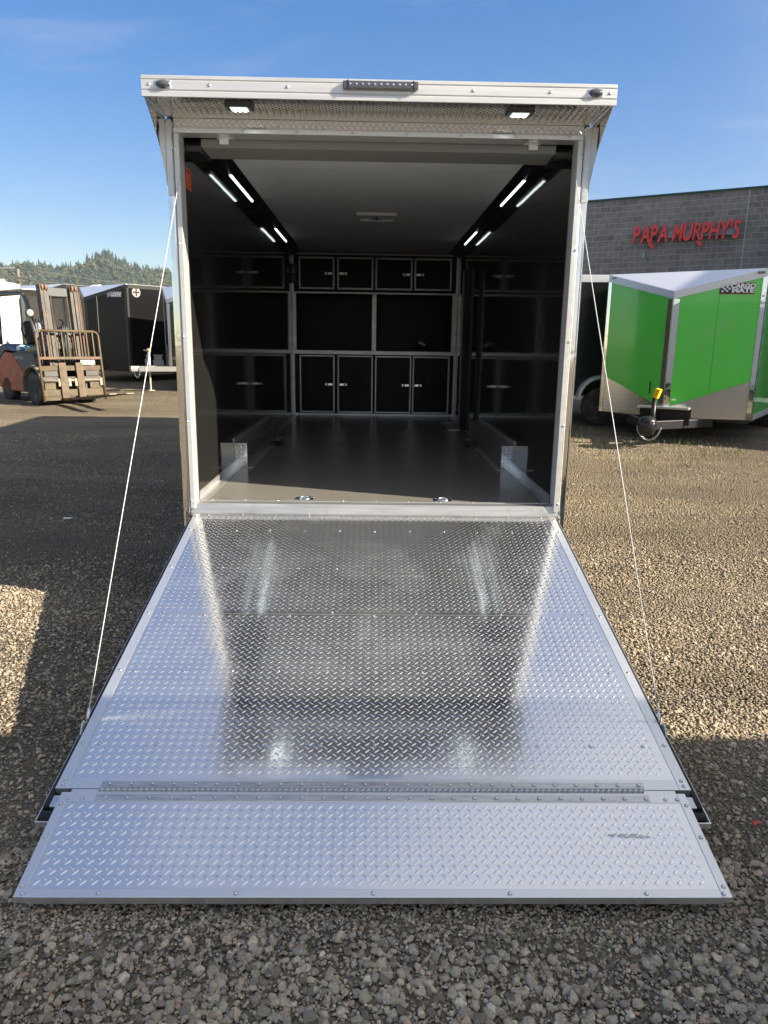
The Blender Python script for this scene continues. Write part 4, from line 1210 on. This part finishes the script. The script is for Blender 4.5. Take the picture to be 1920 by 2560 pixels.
# row on the left, behind the forklift
CT = vnose("cargo_trailer", "black V-nosed trailer with white badge and round sticker right of the forklift mast", "trailer",
           (-8.02, 16.25, zg(-8, 16.2)), rad(41), 1.25, .55, 2.28, 1.04-zg(-8, 16.2), 6.0, .34, BLKTRL, BLKRAIL, BLKRAIL, "cargo trailers parked in the yard",
           vent_at=(.2, 5.2), badge_plate=False)
sd_ = MB().lathe([(.13, 0), (.13, .003), (.02, .003)], (1.2515, .55+.30, .60+2.28-.20-.0), (1, 0, 0), 20).build("round_sticker", mat("sticker_white", (.32, .28, .28), .5), CT)
zbc = 1.04-zg(-8, 16.2)
sd_.location = (0, 0, zbc-.60)
MB().box(-.10, .10, -.02, .02, 0, .002).build("sticker_bar", BLACK, CT).matrix_local = Matrix.Translation((1.255, .85, zbc+2.08)) @ Matrix.Rotation(rad(90), 4, 'Y')
MB().box(-.02, .02, -.10, .10, 0, .002).build("sticker_bar", BLACK, CT).matrix_local = Matrix.Translation((1.2552, .85, zbc+2.08)) @ Matrix.Rotation(rad(90), 4, 'Y')
for y0, y1, z0, z1 in ((1.00, 1.16, .12, .30), (1.04, 1.11, .31, .42), (1.26, 1.60, .10, .26), (1.30, 1.55, .27, .36), (1.28, 1.58, .37, .41)):
    MB().box(1.2515, 1.254, y0, y1, zbc+z0, zbc+z1).build("load_sticker", mat("sticker_grey", (.55, .56, .58), .5), CT)
d = Vector((1.25, .55, 0)).normalized(); nn = Vector((.55, -1.25, 0)).normalized()
MB().tube([d*.42+nn*.012+Vector((0, 0, zbc+1.0)), d*.42+nn*.012+Vector((0, 0, zbc+1.98))], .008, 6).build("wiring_loop", mat("dull_cable", (.2, .2, .19), .5), CT)
tongue(CT, .42, 1.1, BLACK, .5, BLACK, .02, chain=False)

DZ = zg(-5.1, 13.9)
DT = vnose("cargo_trailer", "dark V-nosed trailer with silver nose post and tongue beside the main trailer", "trailer",
           (-5.12, 13.95, DZ), rad(47), 1.22, .55, 1.98, 1.22-DZ, 5.5, .36, mat("charcoal_trailer_skin", (.02, .02, .021), .2, coat=.3, bump=.2, bump_scale=1.5, bump_dist=.03),
           mat("silver_rail", (.72, .70, .64), .4, .6), mat("silver_post", (.62, .60, .55), .35, .9), "cargo trailers parked in the yard", vent_at=(-.2, 3.2), badge=None,
           guard=mat("dark_guard", (.22, .22, .23), .3, 1), guard_h=(.62, .20))
tongue(DT, 1.16-DZ, .85, mat("silver_tongue", (.40, .40, .38), .4, .4), .42, mat("silver_jack", (.62, .60, .54), .4, .5), .02, yj=-.55)
MB().lathe([(.02, 0), (.05, .01), (.05, .08), (.02, .09)], (0, -.55, 1.16-DZ+.40), (0, 0, 1), 12).build("jack_cap", mat("brass_cap", (.5, .36, .13), .5), DT, True)

BT = vnose("cargo_trailer", "black V-nosed trailer with sunlit brown side behind the forklift", "trailer",
           (-11.25, 19.8, zg(-11, 19.8)), rad(31), 1.22, .55, 2.36, 3.56-2.36-zg(-11, 19.8), 6.0, .36,
           mat("dark_brown_trailer_skin", (.030, .027, .024), .25, coat=.2, bump=.15, bump_scale=1.5, bump_dist=.03), BLKRAIL, BLKRAIL, "cargo trailers parked in the yard", vent_at=(.5, 2.4), badge_plate=False)
WT = empty("cargo_trailer", (-13.6, 17.4, zg(-12, 18)), rad(8), "plain white box trailer at the left edge behind the forklift", "trailer", "cargo trailers parked in the yard")
MB().box(-2.5, 2.42, 0, 2.4, .5, 2.78).build("side_wall", WHITE_P, WT, bevel=.02)
MB().box(-2.5, 2.42, -.012, -.001, 2.66, 2.79).build("top_rail", mat("white_rail", (.74, .73, .70), .4), WT, bevel=.004)
MB().box(-2.5, 2.42, -.012, -.001, .46, .56).build("bottom_rail", ALU, WT)
MB().box(-2.49, 2.41, .001, 2.39, 2.7805, 2.80).build("roof", ROOFMET, WT)
vo = MB().prism([(-.19, 0), (.19, 0), (.15, .09), (.0, .13), (-.15, .09)], 0, -.19, .19).build("roof_vent", WHITE, WT, bevel=.02); vo.location = (1.9, 2.0, 2.80)
for xw in (-.6, .25):
    w_ = MB().lathe([(.19, -.1), (.30, -.1), (.32, -.08), (.32, .08), (.30, .1), (.19, .1)], (xw, .12, .32), (0, 1, 0), 20).build("wheel", TYRE, WT, autosmooth=True)
    MB().lathe([(.188, -.08), (.188, .08), (.1, .09), (.05, .1)], (xw, .12, .32), (0, -1, 0), 16).build("rim", ALU_DULL, w_, autosmooth=True)

# ================================================================== FORKLIFT
AL = rad(42)
FKS = 1.0
pw = Vector((-6.95, 10.65, zg(-7.05, 10.65)))
rootp = pw+.50*Vector((sin(AL), cos(AL), 0))
FK = empty("forklift", rootp, -AL, "red and navy forklift with rusty mast and load backrest, forks pointing right", "forklift")
# chassis: faded red lower body and counterweight, navy upper covers
MB().prism([(-1.95, .30), (-1.95, .75), (-1.45, 1.05), (-1.05, 1.02), (-.36, .42), (-.36, .22), (-1.6, .22)], 1, -.56, .56).build("lower_body", REDBODY, FK, bevel=.03)
MB().prism([(-1.03, 1.04), (-.02, 1.04), (.12, .80), (-.30, .66), (-.36, .44)], 1, -.565, .565).build("side_cover", DARKGREY, FK, bevel=.02)
MB().prism([(-1.95, .77), (-1.9, 1.15), (-1.5, 1.22), (-1.06, 1.06), (-1.46, 1.07)], 1, -.54, .54).build("engine_cover", NAVY, FK, bevel=.03)
me = text_mesh("TOYOTA", .085, .001, mat("decal_white", (.55, .57, .6), .5), xs=1.2)
inst("side_lettering", me, FK, (-.72, -.567, .93), (rad(90), 0, 0))
MB().box(-.95, .10, -.50, .50, 1.0415, 1.075).build("floor_plate", DARKGREY, FK)
MB().prism([(.02, 1.076), (.13, 1.076), (.16, 1.45), (.07, 1.52), (.0, 1.50)], 1, -.44, .44).build("dashboard", NAVY, FK, bevel=.02)
for k in range(3):
    MB().box(.1655, .168, -.30+.05*k, -.27+.05*k, 1.28, 1.33).build("dash_decal", WHITE, FK)
# front fender and wheels
fa = [(.47*cos(t), .47*sin(t)) for t in np.linspace(rad(15), rad(190), 16)]; fb = [(.42*cos(t), .42*sin(t)) for t in np.linspace(rad(190), rad(15), 16)]
for s in (-1, 1):
    fo = MB().prism(fa+fb, 1, *sorted((s*.36, s*.66))).build("fender", MUD, FK, bevel=.006); fo.location = (0, 0, .34)
def fk_wheel(x, y, r, w, s):
    h = w/2
    b = MB().lathe([(r*.55, -h), (r*.86, -h), (r*.97, -h*.85), (r, -h*.6), (r, h*.6), (r*.97, h*.85), (r*.86, h), (r*.55, h)], (x, y, r), (0, 1, 0), 32)
    for k in range(22):
        a = 2*pi*k/22
        for q in (-1, 1):
            Mx = Matrix.Translation((x, y, r)) @ Matrix.Rotation(a+q*.07, 4, 'Y')
            b.box(-.022, .022, *sorted((q*h*.12, q*h*.92)), r*.985, r*1.035, Mx)
    w_ = b.build("wheel", TYRE, FK, autosmooth=True)
    dy = -1 if s < 0 else 1
    MB().lathe([(r*.56, 0), (r*.56, h*.92), (r*.50, h*.95), (r*.47, h*.45), (r*.20, h*.40), (r*.18, h*.8), (r*.05, h*.82)], (x, y, r), (0, dy, 0), 26).build("rim", mat("dirty_rim", (.07, .062, .052), .7, noise_amt=.3), w_, autosmooth=True)
    for k in range(6):
        a = 2*pi*k/6
        c = Vector((x+r*.33*cos(a), y+dy*h*.42, r+r*.33*sin(a)))
        MB().cyl(c, c+Vector((0, dy*.02, 0)), .018, 6).build("wheel_nut", DARKGREY, w_)
for s in (-1, 1):
    fk_wheel(0, s*.50, .335, .26, s)
    fk_wheel(-1.48, s*.46, .27, .20, s)
# overhead guard
for s in (-1, 1):
    MB().tube([(.12, s*.50, 1.02), (.06, s*.50, 1.35), (-.22, s*.50, 2.02), (-.34, s*.50, 2.19), (-.50, s*.50, 2.25), (-1.55, s*.50, 2.25), (-1.68, s*.50, 2.15), (-1.72, s*.50, 1.2)], .042, 10).build("guard_leg", GREYPAINT, FK, True)
    MB().cyl((.12, s*.50, .80), (.12, s*.50, 1.04), .070, 12, .045).build("guard_foot", GREYPAINT, FK, True)
gt = MB()
gt.box(-.52, -.46, -.52, .52, 2.27, 2.31); gt.box(-1.56, -1.50, -.52, .52, 2.27, 2.31)
gt.build("guard_crossbar", WHITE_P, FK)
MB().box(-1.56, -.30, -.56, .56, 2.312, 2.335).build("guard_roof", WHITE_P, FK, bevel=.01)
# seat, steering
MB().box(-.98, -.50, -.25, .25, 1.08, 1.22).build("seat_cushion", BLACK, FK, bevel=.05, seg=3)
so = MB().box(-.07, .07, -.25, .25, 0, .52).build("seat_back", BLACK, FK, bevel=.06, seg=3); so.location = (-.98, 0, 1.20); so.rotation_euler = (0, rad(-12), 0)
MB().tube([(-1.0, -.24, 1.30), (-1.10, -.29, 1.50), (-1.06, -.29, 1.66), (-.96, -.27, 1.62), (-.93, -.26, 1.40)], .018, 8).build("seat_grip", BLACK, FK, True)
MB().tube([(.05, 0, 1.45), (-.14, 0, 1.62)], .03, 8).build("steering_column", BLACK, FK, True)
rr = Matrix.Translation((-.15, 0, 1.63)) @ Matrix.Rotation(rad(-40), 4, 'Y')
MB().tube([rr @ Vector((.17*cos(t), .17*sin(t), 0)) for t in np.linspace(0, 2*pi, 20, endpoint=False)], .013, 8, True).build("steering_wheel", BLACK, FK, True)
for k in range(4):
    y = -.20-.06*k
    MB().tube([(.07, y, 1.40), (-.02, y, 1.55), (-.16, y-.005, 1.70)], .007, 6).build("lever", STEEL, FK, True)
    MB().lathe([(.004, 0), (.018, .012), (.018, .026), (.004, .038)], (-.16, y-.005, 1.695), (-.4, 0, 1), 8).build("lever_knob", BLACK, FK, True)
hl = MB().lathe([(.03, -.05), (.075, -.03), (.085, .02), (.08, .04)], (.02, -.585, 1.84), (1, 0, 0), 14).build("head_lamp", BLACK, FK, True)
MB().lathe([(.078, 0), (.06, .015), (.01, .022)], (.02+.041, -.585, 1.84), (1, 0, 0), 14).build("lamp_glass", GLASS_LENS, hl, True)
MB().box(-.06, .0, -.56, -.50, 1.80, 1.86).build("lamp_bracket", DARKGREY, FK)
# mast, tilted back
Mm = Matrix.Translation((.34, 0, .12)) @ Matrix.Rotation(rad(-6.5), 4, 'Y')
HM = 2.30
for s in (-1, 1):
    o = MB()
    ch = [(-.085, .0), (.085, .0), (.085, .016), (-.069, .016), (-.069, .085), (.085, .085), (.085, .10), (-.085, .10)]
    o.prism([(a, s*(.30+b)) for a, b in ch], 2, .05, HM, Mm)
    oc = o.build("outer_mast_channel", NAVY, FK, bevel=.003, seg=1)
    MB().box(.0855, .0895, *sorted((s*.3005, s*.3335)), .05, HM, Mm).build("outer_mast_face", MASTFACE, oc)
    MB().box(.0855, .0895, *sorted((s*.3665, s*.3995)), .05, HM, Mm).build("outer_mast_face", RUST, oc)
    i_ = MB().box(-.05, .078, *sorted((s*.3175, s*.3835)), .08, HM+.01, Mm).build("inner_mast_channel", MASTFACE, FK, bevel=.004)
    MB().box(-.04, .070, *sorted((s*.225, s*.293)), .08, HM-.02, Mm).build("inner_mast_rail", MASTFACE, FK, bevel=.004)
    for q in (.275, .345):
        c = Mm @ Vector((.05, s*q, HM-.06))
        MB().lathe([(.02, -.022), (.075, -.022), (.062, -.008), (.062, .008), (.075, .022), (.02, .022)], c, (0, 1, 0), 16).build("mast_pulley", mat("pulley_rust", (.26, .16, .10), .6), FK, autosmooth=True)
    MB().tube([Mm @ Vector((-.02, s*.13, .2)), Mm @ Vector((-.02, s*.13, HM-.25))], .024, 10).build("lift_cylinder", mat("cylinder_dark", (.06, .06, .06), .35, .6), FK, True)
    MB().tube([Mm @ Vector((.02, s*.17, .5)), Mm @ Vector((.02, s*.17, HM-.2))], .010, 6).build("lift_chain", RUST, FK, True)
MB().box(-.09, .0, -.29, .29, HM-.22, HM-.04, Mm).build("mast_crossmember", DARKGREY, FK, bevel=.01)
MB().box(-.09, .0, -.29, .29, 1.02, 1.16, Mm).build("mast_crossmember", DARKGREY, FK, bevel=.01)
MB().box(-.09, .0, -.29, .29, .10, .30, Mm).build("mast_crossmember", DARKGREY, FK, bevel=.01)
for k, y in enumerate((-.05, -.01, .03)):
    pts_ = [Mm @ Vector((.06, y, .75)), Mm @ Vector((.09, y, 1.15)), Mm @ Vector((.08, y+.02, 1.42)), Mm @ Vector((.02, y+.04, 1.48)), Mm @ Vector((-.03, y+.05, 1.36)), Mm @ Vector((-.03, y+.05, .6))]
    MB().tube(pts_, .015, 8).build("hydraulic_hose", mat("hose_grey_green", (.10, .115, .10), .6), FK, True)
MB().tube([Mm @ Vector((-.10, -.44, .30)), Mm @ Vector((-.10, -.44, HM*.55))], .012, 6).build("guard_rod", RUST, FK, True)
MB().tube([Mm @ Vector((.0, .46, .40)), Mm @ Vector((.0, .46, HM-.1))], .012, 6).build("guard_rod", RUST, FK, True)
me = text_mesh("TOYOTA", .125, .001, mat("mast_lettering", (.50, .53, .58), .5), xs=1.25)
t = bpy.data.objects.new("mast_lettering", me); COL.objects.link(t); t.parent = FK
t.matrix_local = Mm @ Matrix.Translation((.005, -.4025, 1.28)) @ Matrix.Rotation(rad(90), 4, 'X') @ Matrix.Rotation(rad(90), 4, 'Z')
for q in range(2):
    MB().tube([Mm @ Vector((.05*cos(t)*(1-.4*q), -.402, 1.76+.05*sin(t))) for t in np.linspace(0, 2*pi, 14, endpoint=False)], .005, 5, True).build("mast_emblem", mat("emblem_red", (.35, .10, .10), .5), FK, True)
# carriage, backrest, forks
Mc = Matrix.Translation((.50, 0, .08)) @ Matrix.Rotation(rad(-6.5), 4, 'Y')
TAN = mat("dusty_tan_steel", (.115, .092, .055), .75, noise_amt=.3, noise_scale=7, dirt=(.12, .072, .038), dirt_scale=5, dirt_pos=.52)
WB = .66
MB().box(-.03, .02, -WB, WB, .62, .72, Mc).build("carriage_bar", TAN, FK, bevel=.006)
MB().box(-.03, .02, -WB, WB, .10, .24, Mc).build("carriage_bar", TAN, FK, bevel=.006)
MB().box(-.04, .01, -WB+.04, WB-.04, .38, .50, Mc).build("carriage_bar", MASTFACE, FK, bevel=.006)
MB().tube([Mc @ Vector((.03, -WB+.04, .42)), Mc @ Vector((.03, WB-.04, .42))], .022, 8).build("shift_cylinder", mat("cylinder_cream", (.28, .25, .18), .5), FK, True)
for y0, y1, z0, z1, m_ in ((-.60, -.38, .245, .375, TAN), (.36, .60, .245, .375, TAN), (-.58, -.30, .505, .615, MASTFACE), (.30, .58, .505, .615, MASTFACE), (-.25, -.19, .03, .60, TAN), (.13, .19, .03, .60, TAN), (-.62, -.30, .02, .095, TAN), (.28, .62, .02, .095, MASTFACE)):
    MB().box(-.03, .015, y0, y1, z0, z1, Mc).build("carriage_plate", m_, FK, bevel=.004)
for y in (-.30, -.09, .05, .60):
    MB().box(.021, .05, y-.03, y+.03, .30, .46, Mc).build("carriage_bracket", mat("cream_bracket", (.30, .27, .19), .6), FK, bevel=.004)
for s in (-1, 1):
    MB().tube([Mc @ Vector((.035, s*WB, .0)), Mc @ Vector((.035, s*WB, .80)), Mc @ Vector((.035, s*WB, 1.33)), Mc @ Vector((.035, s*(WB-.03), 1.395)), Mc @ Vector((.035, s*(WB-.10), 1.42))], .026, 8).build("backrest_post", RUST, FK, True)
MB().tube([Mc @ Vector((.035, -WB+.10, 1.42)), Mc @ Vector((.035, WB-.10, 1.42))], .026, 8).build("backrest_top_bar", RUST, FK, True)
MB().box(.015, .055, -WB, WB, .845, .90, Mc).build("backrest_mid_bar", RUST, FK, bevel=.005)
for k in range(9):
    y = -WB+.13+k*(2*WB-.26)/8
    MB().box(.024, .046, y-.013, y+.013, .90, 1.41, Mc).build("backrest_bar", RUST, FK, bevel=.003, seg=1)
MB().box(.021, .03, .20, .52, .735, .835, Mc).build("capacity_plate", mat("plate_grey", (.30, .31, .32), .5), FK)
for y in (-.21, .15):
    f = MB()
    f.prism([(.022, .04), (.022, .78), (.062, .78), (.070, .07), (.12, .055), (1.95, .030), (1.95, .018), (.10, .005), (.05, .01)], 1, y-.075, y+.075, Mc)
    f.build("fork", RUST, FK, bevel=.004)
    MB().box(1.87, 1.9505, y-.0755, y+.0755, .029, .0345, Mc).build("fork_tip_wear", mat("bare_tip", (.6, .57, .5), .4, .7), FK)
# things left lying on the forklift
def heap(name, label, cat, m_, loc, r, seed, sz=(1, 1, .6)):
    rr_ = random.Random(seed); bm = bmesh.new(); bmesh.ops.create_icosphere(bm, subdivisions=2, radius=r)
    for v in bm.verts:
        k = 1+.5*noise.noise(v.co*9/r*.1+Vector((seed, 0, 0)))+rr_.uniform(-.08, .08)
        v.co = Vector((v.co.x*sz[0]*k, v.co.y*sz[1]*k, max(-r*.45, v.co.z*sz[2]*k)))
    me = bpy.data.meshes.new(name); bm.to_mesh(me); bm.free(); me.materials.append(m_)
    me.polygons.foreach_set("use_smooth", [True]*len(me.polygons))
    o = bpy.data.objects.new(name, me); COL.objects.link(o)
    o.location = Matrix.Translation(rootp) @ Matrix.Rotation(-AL, 4, 'Z') @ Vector(loc)
    tag(o, label, cat)
heap("blue_rag", "crumpled blue cloth lying on the forklift beside the seat", "rag", CLOTH_B, (-.66, -.42, 1.12), .10, 3, (1.2, 1, .7))
heap("yellow_strap", "yellow bundled strap lying on the forklift floor", "strap", YELLOW, (-.48, -.44, 1.11), .075, 5)
heap("canvas_bag", "dusty tan canvas heap on the forklift step", "bag", CLOTH_T, (-.30, -.43, 1.11), .11, 8, (1.5, 1, .55))
heap("orange_rag", "orange rag on the edge of the forklift seat", "rag", CLOTH_O, (-.42, -.22, 1.25), .07, 11)
heap("white_rag", "pale rag at the left edge of the forklift deck", "rag", PAPER, (-.82, -.44, 1.13), .10, 14, (1.3, 1, .8))

# ================================================================== BLOCK BUILDING
WA = Vector((7.2, 25.35, .45)); wdir = Vector((13.51-8.27, 21.85-25.01, 0)).normalized(); wn = Vector((wdir.y, -wdir.x, 0))
if wn.y > 0: wn = -wn
Mw = Matrix((wdir, Vector((0, 0, 1)), wn)).transposed().to_4x4(); Mw.translation = WA     # local: along, up, out
BW = empty("block_building", WA, 0, "dark grey concrete block building with green coping behind the green trailer", "building")
BW.rotation_euler = (0, 0, 0)
BW.location = (0, 0, 0)
HW, LWALL = 6.78, 14.0
MB().box(-1.2, LWALL, .0, HW-.02, -8.0, -.004, Mw).build("wall_core", MORTAR, BW)
MB().box(-1.3, LWALL+.1, HW-.019, HW+.05, -8.1, .07, Mw).build("coping", GREENCAP, BW, bevel=.01)
BLK = block_mat()
bw, bh, mj = .4064, .2032, .020
blk = MB().box(mj/2, bw-mj/2, mj/2, bh-mj/2, -.015, 0).mesh("concrete_block", BLK)
hblk = MB().box(mj/2, bw/2-mj/2, mj/2, bh-mj/2, -.015, 0).mesh("concrete_block", BLK)
Mw3 = Mw.to_3x3()
XJ = 6.68                                                       # control joint
rest = MB(); cnt = 0
rows = int(HW/bh)
cand = []
for r in range(rows):
    for sgn, x0 in ((1, XJ+.012), (-1, XJ-.012)):
        off = bw/2 if r % 2 else 0
        if off:
            cand.append((r, (x0 if sgn > 0 else x0-bw/2), True))
        k = 0
        while True:
            x = x0+off+k*bw if sgn > 0 else x0-off-(k+1)*bw
            if x > LWALL-bw or x < -1.2: break
            cand.append((r, x, False)); k += 1
for r, x, half in cand:
    z = HW-.03-(r+1)*bh
    vis = z > 3.55 and 1.0 < x < 7.9
    off = random.uniform(-.003, .004)
    if vis and cnt < 300:
        o = inst("concrete_block", hblk if half else blk, BW, Mw @ Vector((x, z, .001+off)), Mw3); cnt += 1
    else:
        rest.box(x+mj/2, x+(bw/2 if half else bw)-mj/2, z+mj/2, z+bh-mj/2, -.014, .001+off, Mw)
ro = rest.build("block_courses", BLK, BW); tag(ro, kind="stuff")
MB().box(XJ-.013, XJ+.013, .0, HW-.03, -.018, .006, Mw).build("control_joint", mat("joint_sealant", (.50, .50, .50), .6), BW)
MB().box(3.28, 3.40, 5.08-.45, 5.08-.25, .005, .09, Mw).build("wall_lamp", mat("lamp_grey", (.35, .36, .37), .5), BW, bevel=.01)
# shop sign: red letters on a grey raceway
SG = empty("shop_sign", (0, 0, 0), 0, "red raised letters of the pizza shop sign on the block wall", "sign")
SX0, SX1, SZ = 2.92, 6.54, 5.42
lets = "PAPA MURPHY'S"
glyphs = []
tot = 0
for ch in lets:
    if ch == ' ':
        glyphs.append((None, .16)); tot += .16; continue
    me = text_mesh(ch, .80, .045, RED_SIGN, bold=(.012 if ch in 'MR' else .024), shear=.16, xs=.62, align='LEFT')
    xs_ = [v.co.x for v in me.vertices]; w_ = max(xs_)-min(xs_)
    for v in me.vertices: v.co.x -= min(xs_)
    glyphs.append((me, w_)); tot += w_*.97
x = SX0; sc = (SX1-SX0)/tot
for me, w_ in glyphs:
    if me:
        o = bpy.data.objects.new("letter", me); COL.objects.link(o); o.parent = SG
        o.matrix_local = Mw @ Matrix.Translation((x, SZ, .185)) @ Matrix.Diagonal((sc, 1.02, 1, 1))
        bk = MB()
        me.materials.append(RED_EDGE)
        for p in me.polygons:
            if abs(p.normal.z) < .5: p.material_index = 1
        x += w_*sc*.97
    else: x += w_*sc
# tails on two letters
for tx in (SX0+.60, SX0+2.24):
    tl = MB().prism([(0, 0), (.13, 0), (.20, -.11), (.27, -.09), (.24, -.17), (.14, -.18), (.06, -.08)], 2, .142, .228)
    o = tl.build("letter_tail", RED_SIGN, SG); o.matrix_local = Mw @ Matrix.Translation((tx-.04, SZ-.285, 0))
MB().box(SX0+1.20, SX1-.02, SZ-.13, SZ+.08, .012, .135, Mw).build("raceway", mat("raceway_grey", (.30, .30, .32), .5), SG)
MB().box(SX0+.25, SX0+1.195, SZ-.10, SZ+.05, .012, .125, Mw).build("raceway", mat("raceway_dark", (.10, .10, .10), .5), SG)

# ================================================================== BEYOND THE FRAME: unseen things added to shade the foreground and the right side
OB = empty("shade_truck", (0, 0, 0), 0, "white box truck added unseen behind the camera to shade the foreground", "truck")  # unseen, added so its shadow falls across the foreground gravel
MB().box(3.2, 9.2, -6.1, -3.50, .85, 3.02).build("cargo_box", WHITE_P, OB, bevel=.03)
MB().box(3.1, 11.2, -5.5, -4.1, .45, .82).build("chassis", BLACK, OB)
MB().prism([(9.3, .8), (9.3, 2.5), (10.4, 2.5), (11.1, 1.7), (11.3, 1.5), (11.3, .8)], 1, -5.9, -3.7).build("cab", WHITE_P, OB, bevel=.05)
for xw in (4.6, 10.4):
    for yw in (-5.75, -3.85):
        MB().lathe([(.2, -.12), (.42, -.12), (.46, -.08), (.46, .08), (.42, .12), (.2, .12)], (xw, yw, .46), (0, 1, 0), 20).build("wheel", TYRE, OB, autosmooth=True)
SBD = empty("shade_building", (0, 0, 0), 0, "grey metal building added out of view on the right to cast shade", "building")  # unseen, added tall enough to keep the green trailer in shade
MB().box(12.6, 24, 3.1, 17, -.2, 7.2).build("wall", mat("grey_siding", (.35, .35, .34), .6), SBD)
MB().prism([(12.3, 7.2), (24.3, 7.2), (18.3, 8.2)], 1, 2.8, 17.3).build("roof", mat("roof_sheet", (.25, .26, .27), .5, .5), SBD)
for y in (5, 9, 13):
    MB().box(12.55, 12.62, y-1.3, y+1.3, .3, 3.2).build("roller_door", WHITE_P, SBD)

# ================================================================== SMALL THINGS
UP = empty("utility_pole", (-34.2, 69.1, .8), 0, "weathered wooden utility pole rising behind the white trailer", "pole")
MB().cyl((0, 0, 0), (0, 0, 7.6), .17, 12, .14).build("pole_shaft", POLEWOOD, UP, True)
MB().box(-.9, .9, -.42, -.36, 6.7, 6.86).build("cross_arm", POLEWOOD, UP)
def wire(p0, p1, sag, nm, lab):
    P = [Vector(p0).lerp(Vector(p1), t)-Vector((0, 0, sag*4*t*(1-t))) for t in np.linspace(0, 1, 14)]
    tag(MB().tube(P, .035, 5).build(nm, mat("wire_grey", (.25, .25, .25), .5), None, True), lab, "wire")
wire((-70, 69, 9.0), (-34.2, 68.6, 8.45), .5, "power_wire", "upper overhead wire left of the utility pole")
wire((-34.2, 68.6, 8.45), (2, 66.5, 4.6), .3, "power_wire", "upper overhead wire sagging right from the utility pole")
wire((-34.2, 68.6, 7.55), (2, 66.5, 3.9), .3, "power_wire", "lower overhead wire sagging right from the utility pole")
def scrap(name, lab, m_, x, y, s, rz, cat):
    b = MB().add([(-s, -s*.5, 0), (s*.8, -s*.55, .004), (s, s*.5, .002), (-s*.9, s*.45, .006), (0, 0, s*.25)], [(0, 1, 4), (1, 2, 4), (2, 3, 4), (3, 0, 4)])
    o = b.build(name, m_); o.location = (x, y, zg(x, y)+.022); o.rotation_euler = (0, 0, rz); o.modifiers.new("t", 'SOLIDIFY').thickness = .003
    tag(o, lab, cat)
scrap("plastic_scrap", "small red plastic scrap on the gravel right of the ramp", RED_SCRAP, 1.505, -2.305, .016, .4, "litter")
scrap("paper_scrap", "small white scrap on the shaded gravel left of the trailer", PAPER, -3.05, 2.3, .045, .2, "litter")

# weeds along the edge of the yard
V = []; F = []
rw = random.Random(3)
for k in range(150):
    if k < 105: cx_, cy_ = rw.uniform(1.9, 5.2), rw.uniform(4.6, 7.2)
    else: cx_, cy_ = rw.uniform(-6.5, -2.2), rw.uniform(10.5, 13.5)
    for q in range(rw.randint(4, 9)):
        x = cx_+rw.gauss(0, .05); y = cy_+rw.gauss(0, .05); h = rw.uniform(.03, .11); a = rw.uniform(0, 6.28); lean = rw.uniform(.2, .8)*h
        z = zg(x, y); w = .004; b = len(V)
        V += [(x-w*sin(a), y+w*cos(a), z), (x+w*sin(a), y-w*cos(a), z), (x+lean*.5*cos(a), y+lean*.5*sin(a), z+h*.6), (x+lean*cos(a), y+lean*sin(a), z+h)]
        F += [(b, b+1, b+2), (b, b+2, b+3), (b+1, b+3, b+2)]
wd = MB().add(V, F).build("weeds", mat("dry_weed", (.20, .22, .07), .8, noise_amt=.4, noise_scale=2)); tag(wd, "thin dry weeds growing through the gravel by the trailers", "weeds", kind="stuff")

# ================================================================== AIR
hz_m = bpy.data.materials.new("thin_haze"); hz_m.use_nodes = True
hn = hz_m.node_tree.nodes; hn.remove(hn["Principled BSDF"])
pv = hn.new("ShaderNodeVolumePrincipled"); pv.inputs["Color"].default_value = (.80, .88, 1.0, 1); pv.inputs["Density"].default_value = .00013
pv.inputs["Anisotropy"].default_value = .2
hz_m.node_tree.links.new(pv.outputs[0], hn["Material Output"].inputs["Volume"])
HZ = MB().box(-2400, 2400, -2400, 2400, -14, 215).build("haze", hz_m); tag(HZ, "thin pale air over the yard and hill", "haze", kind="stuff")
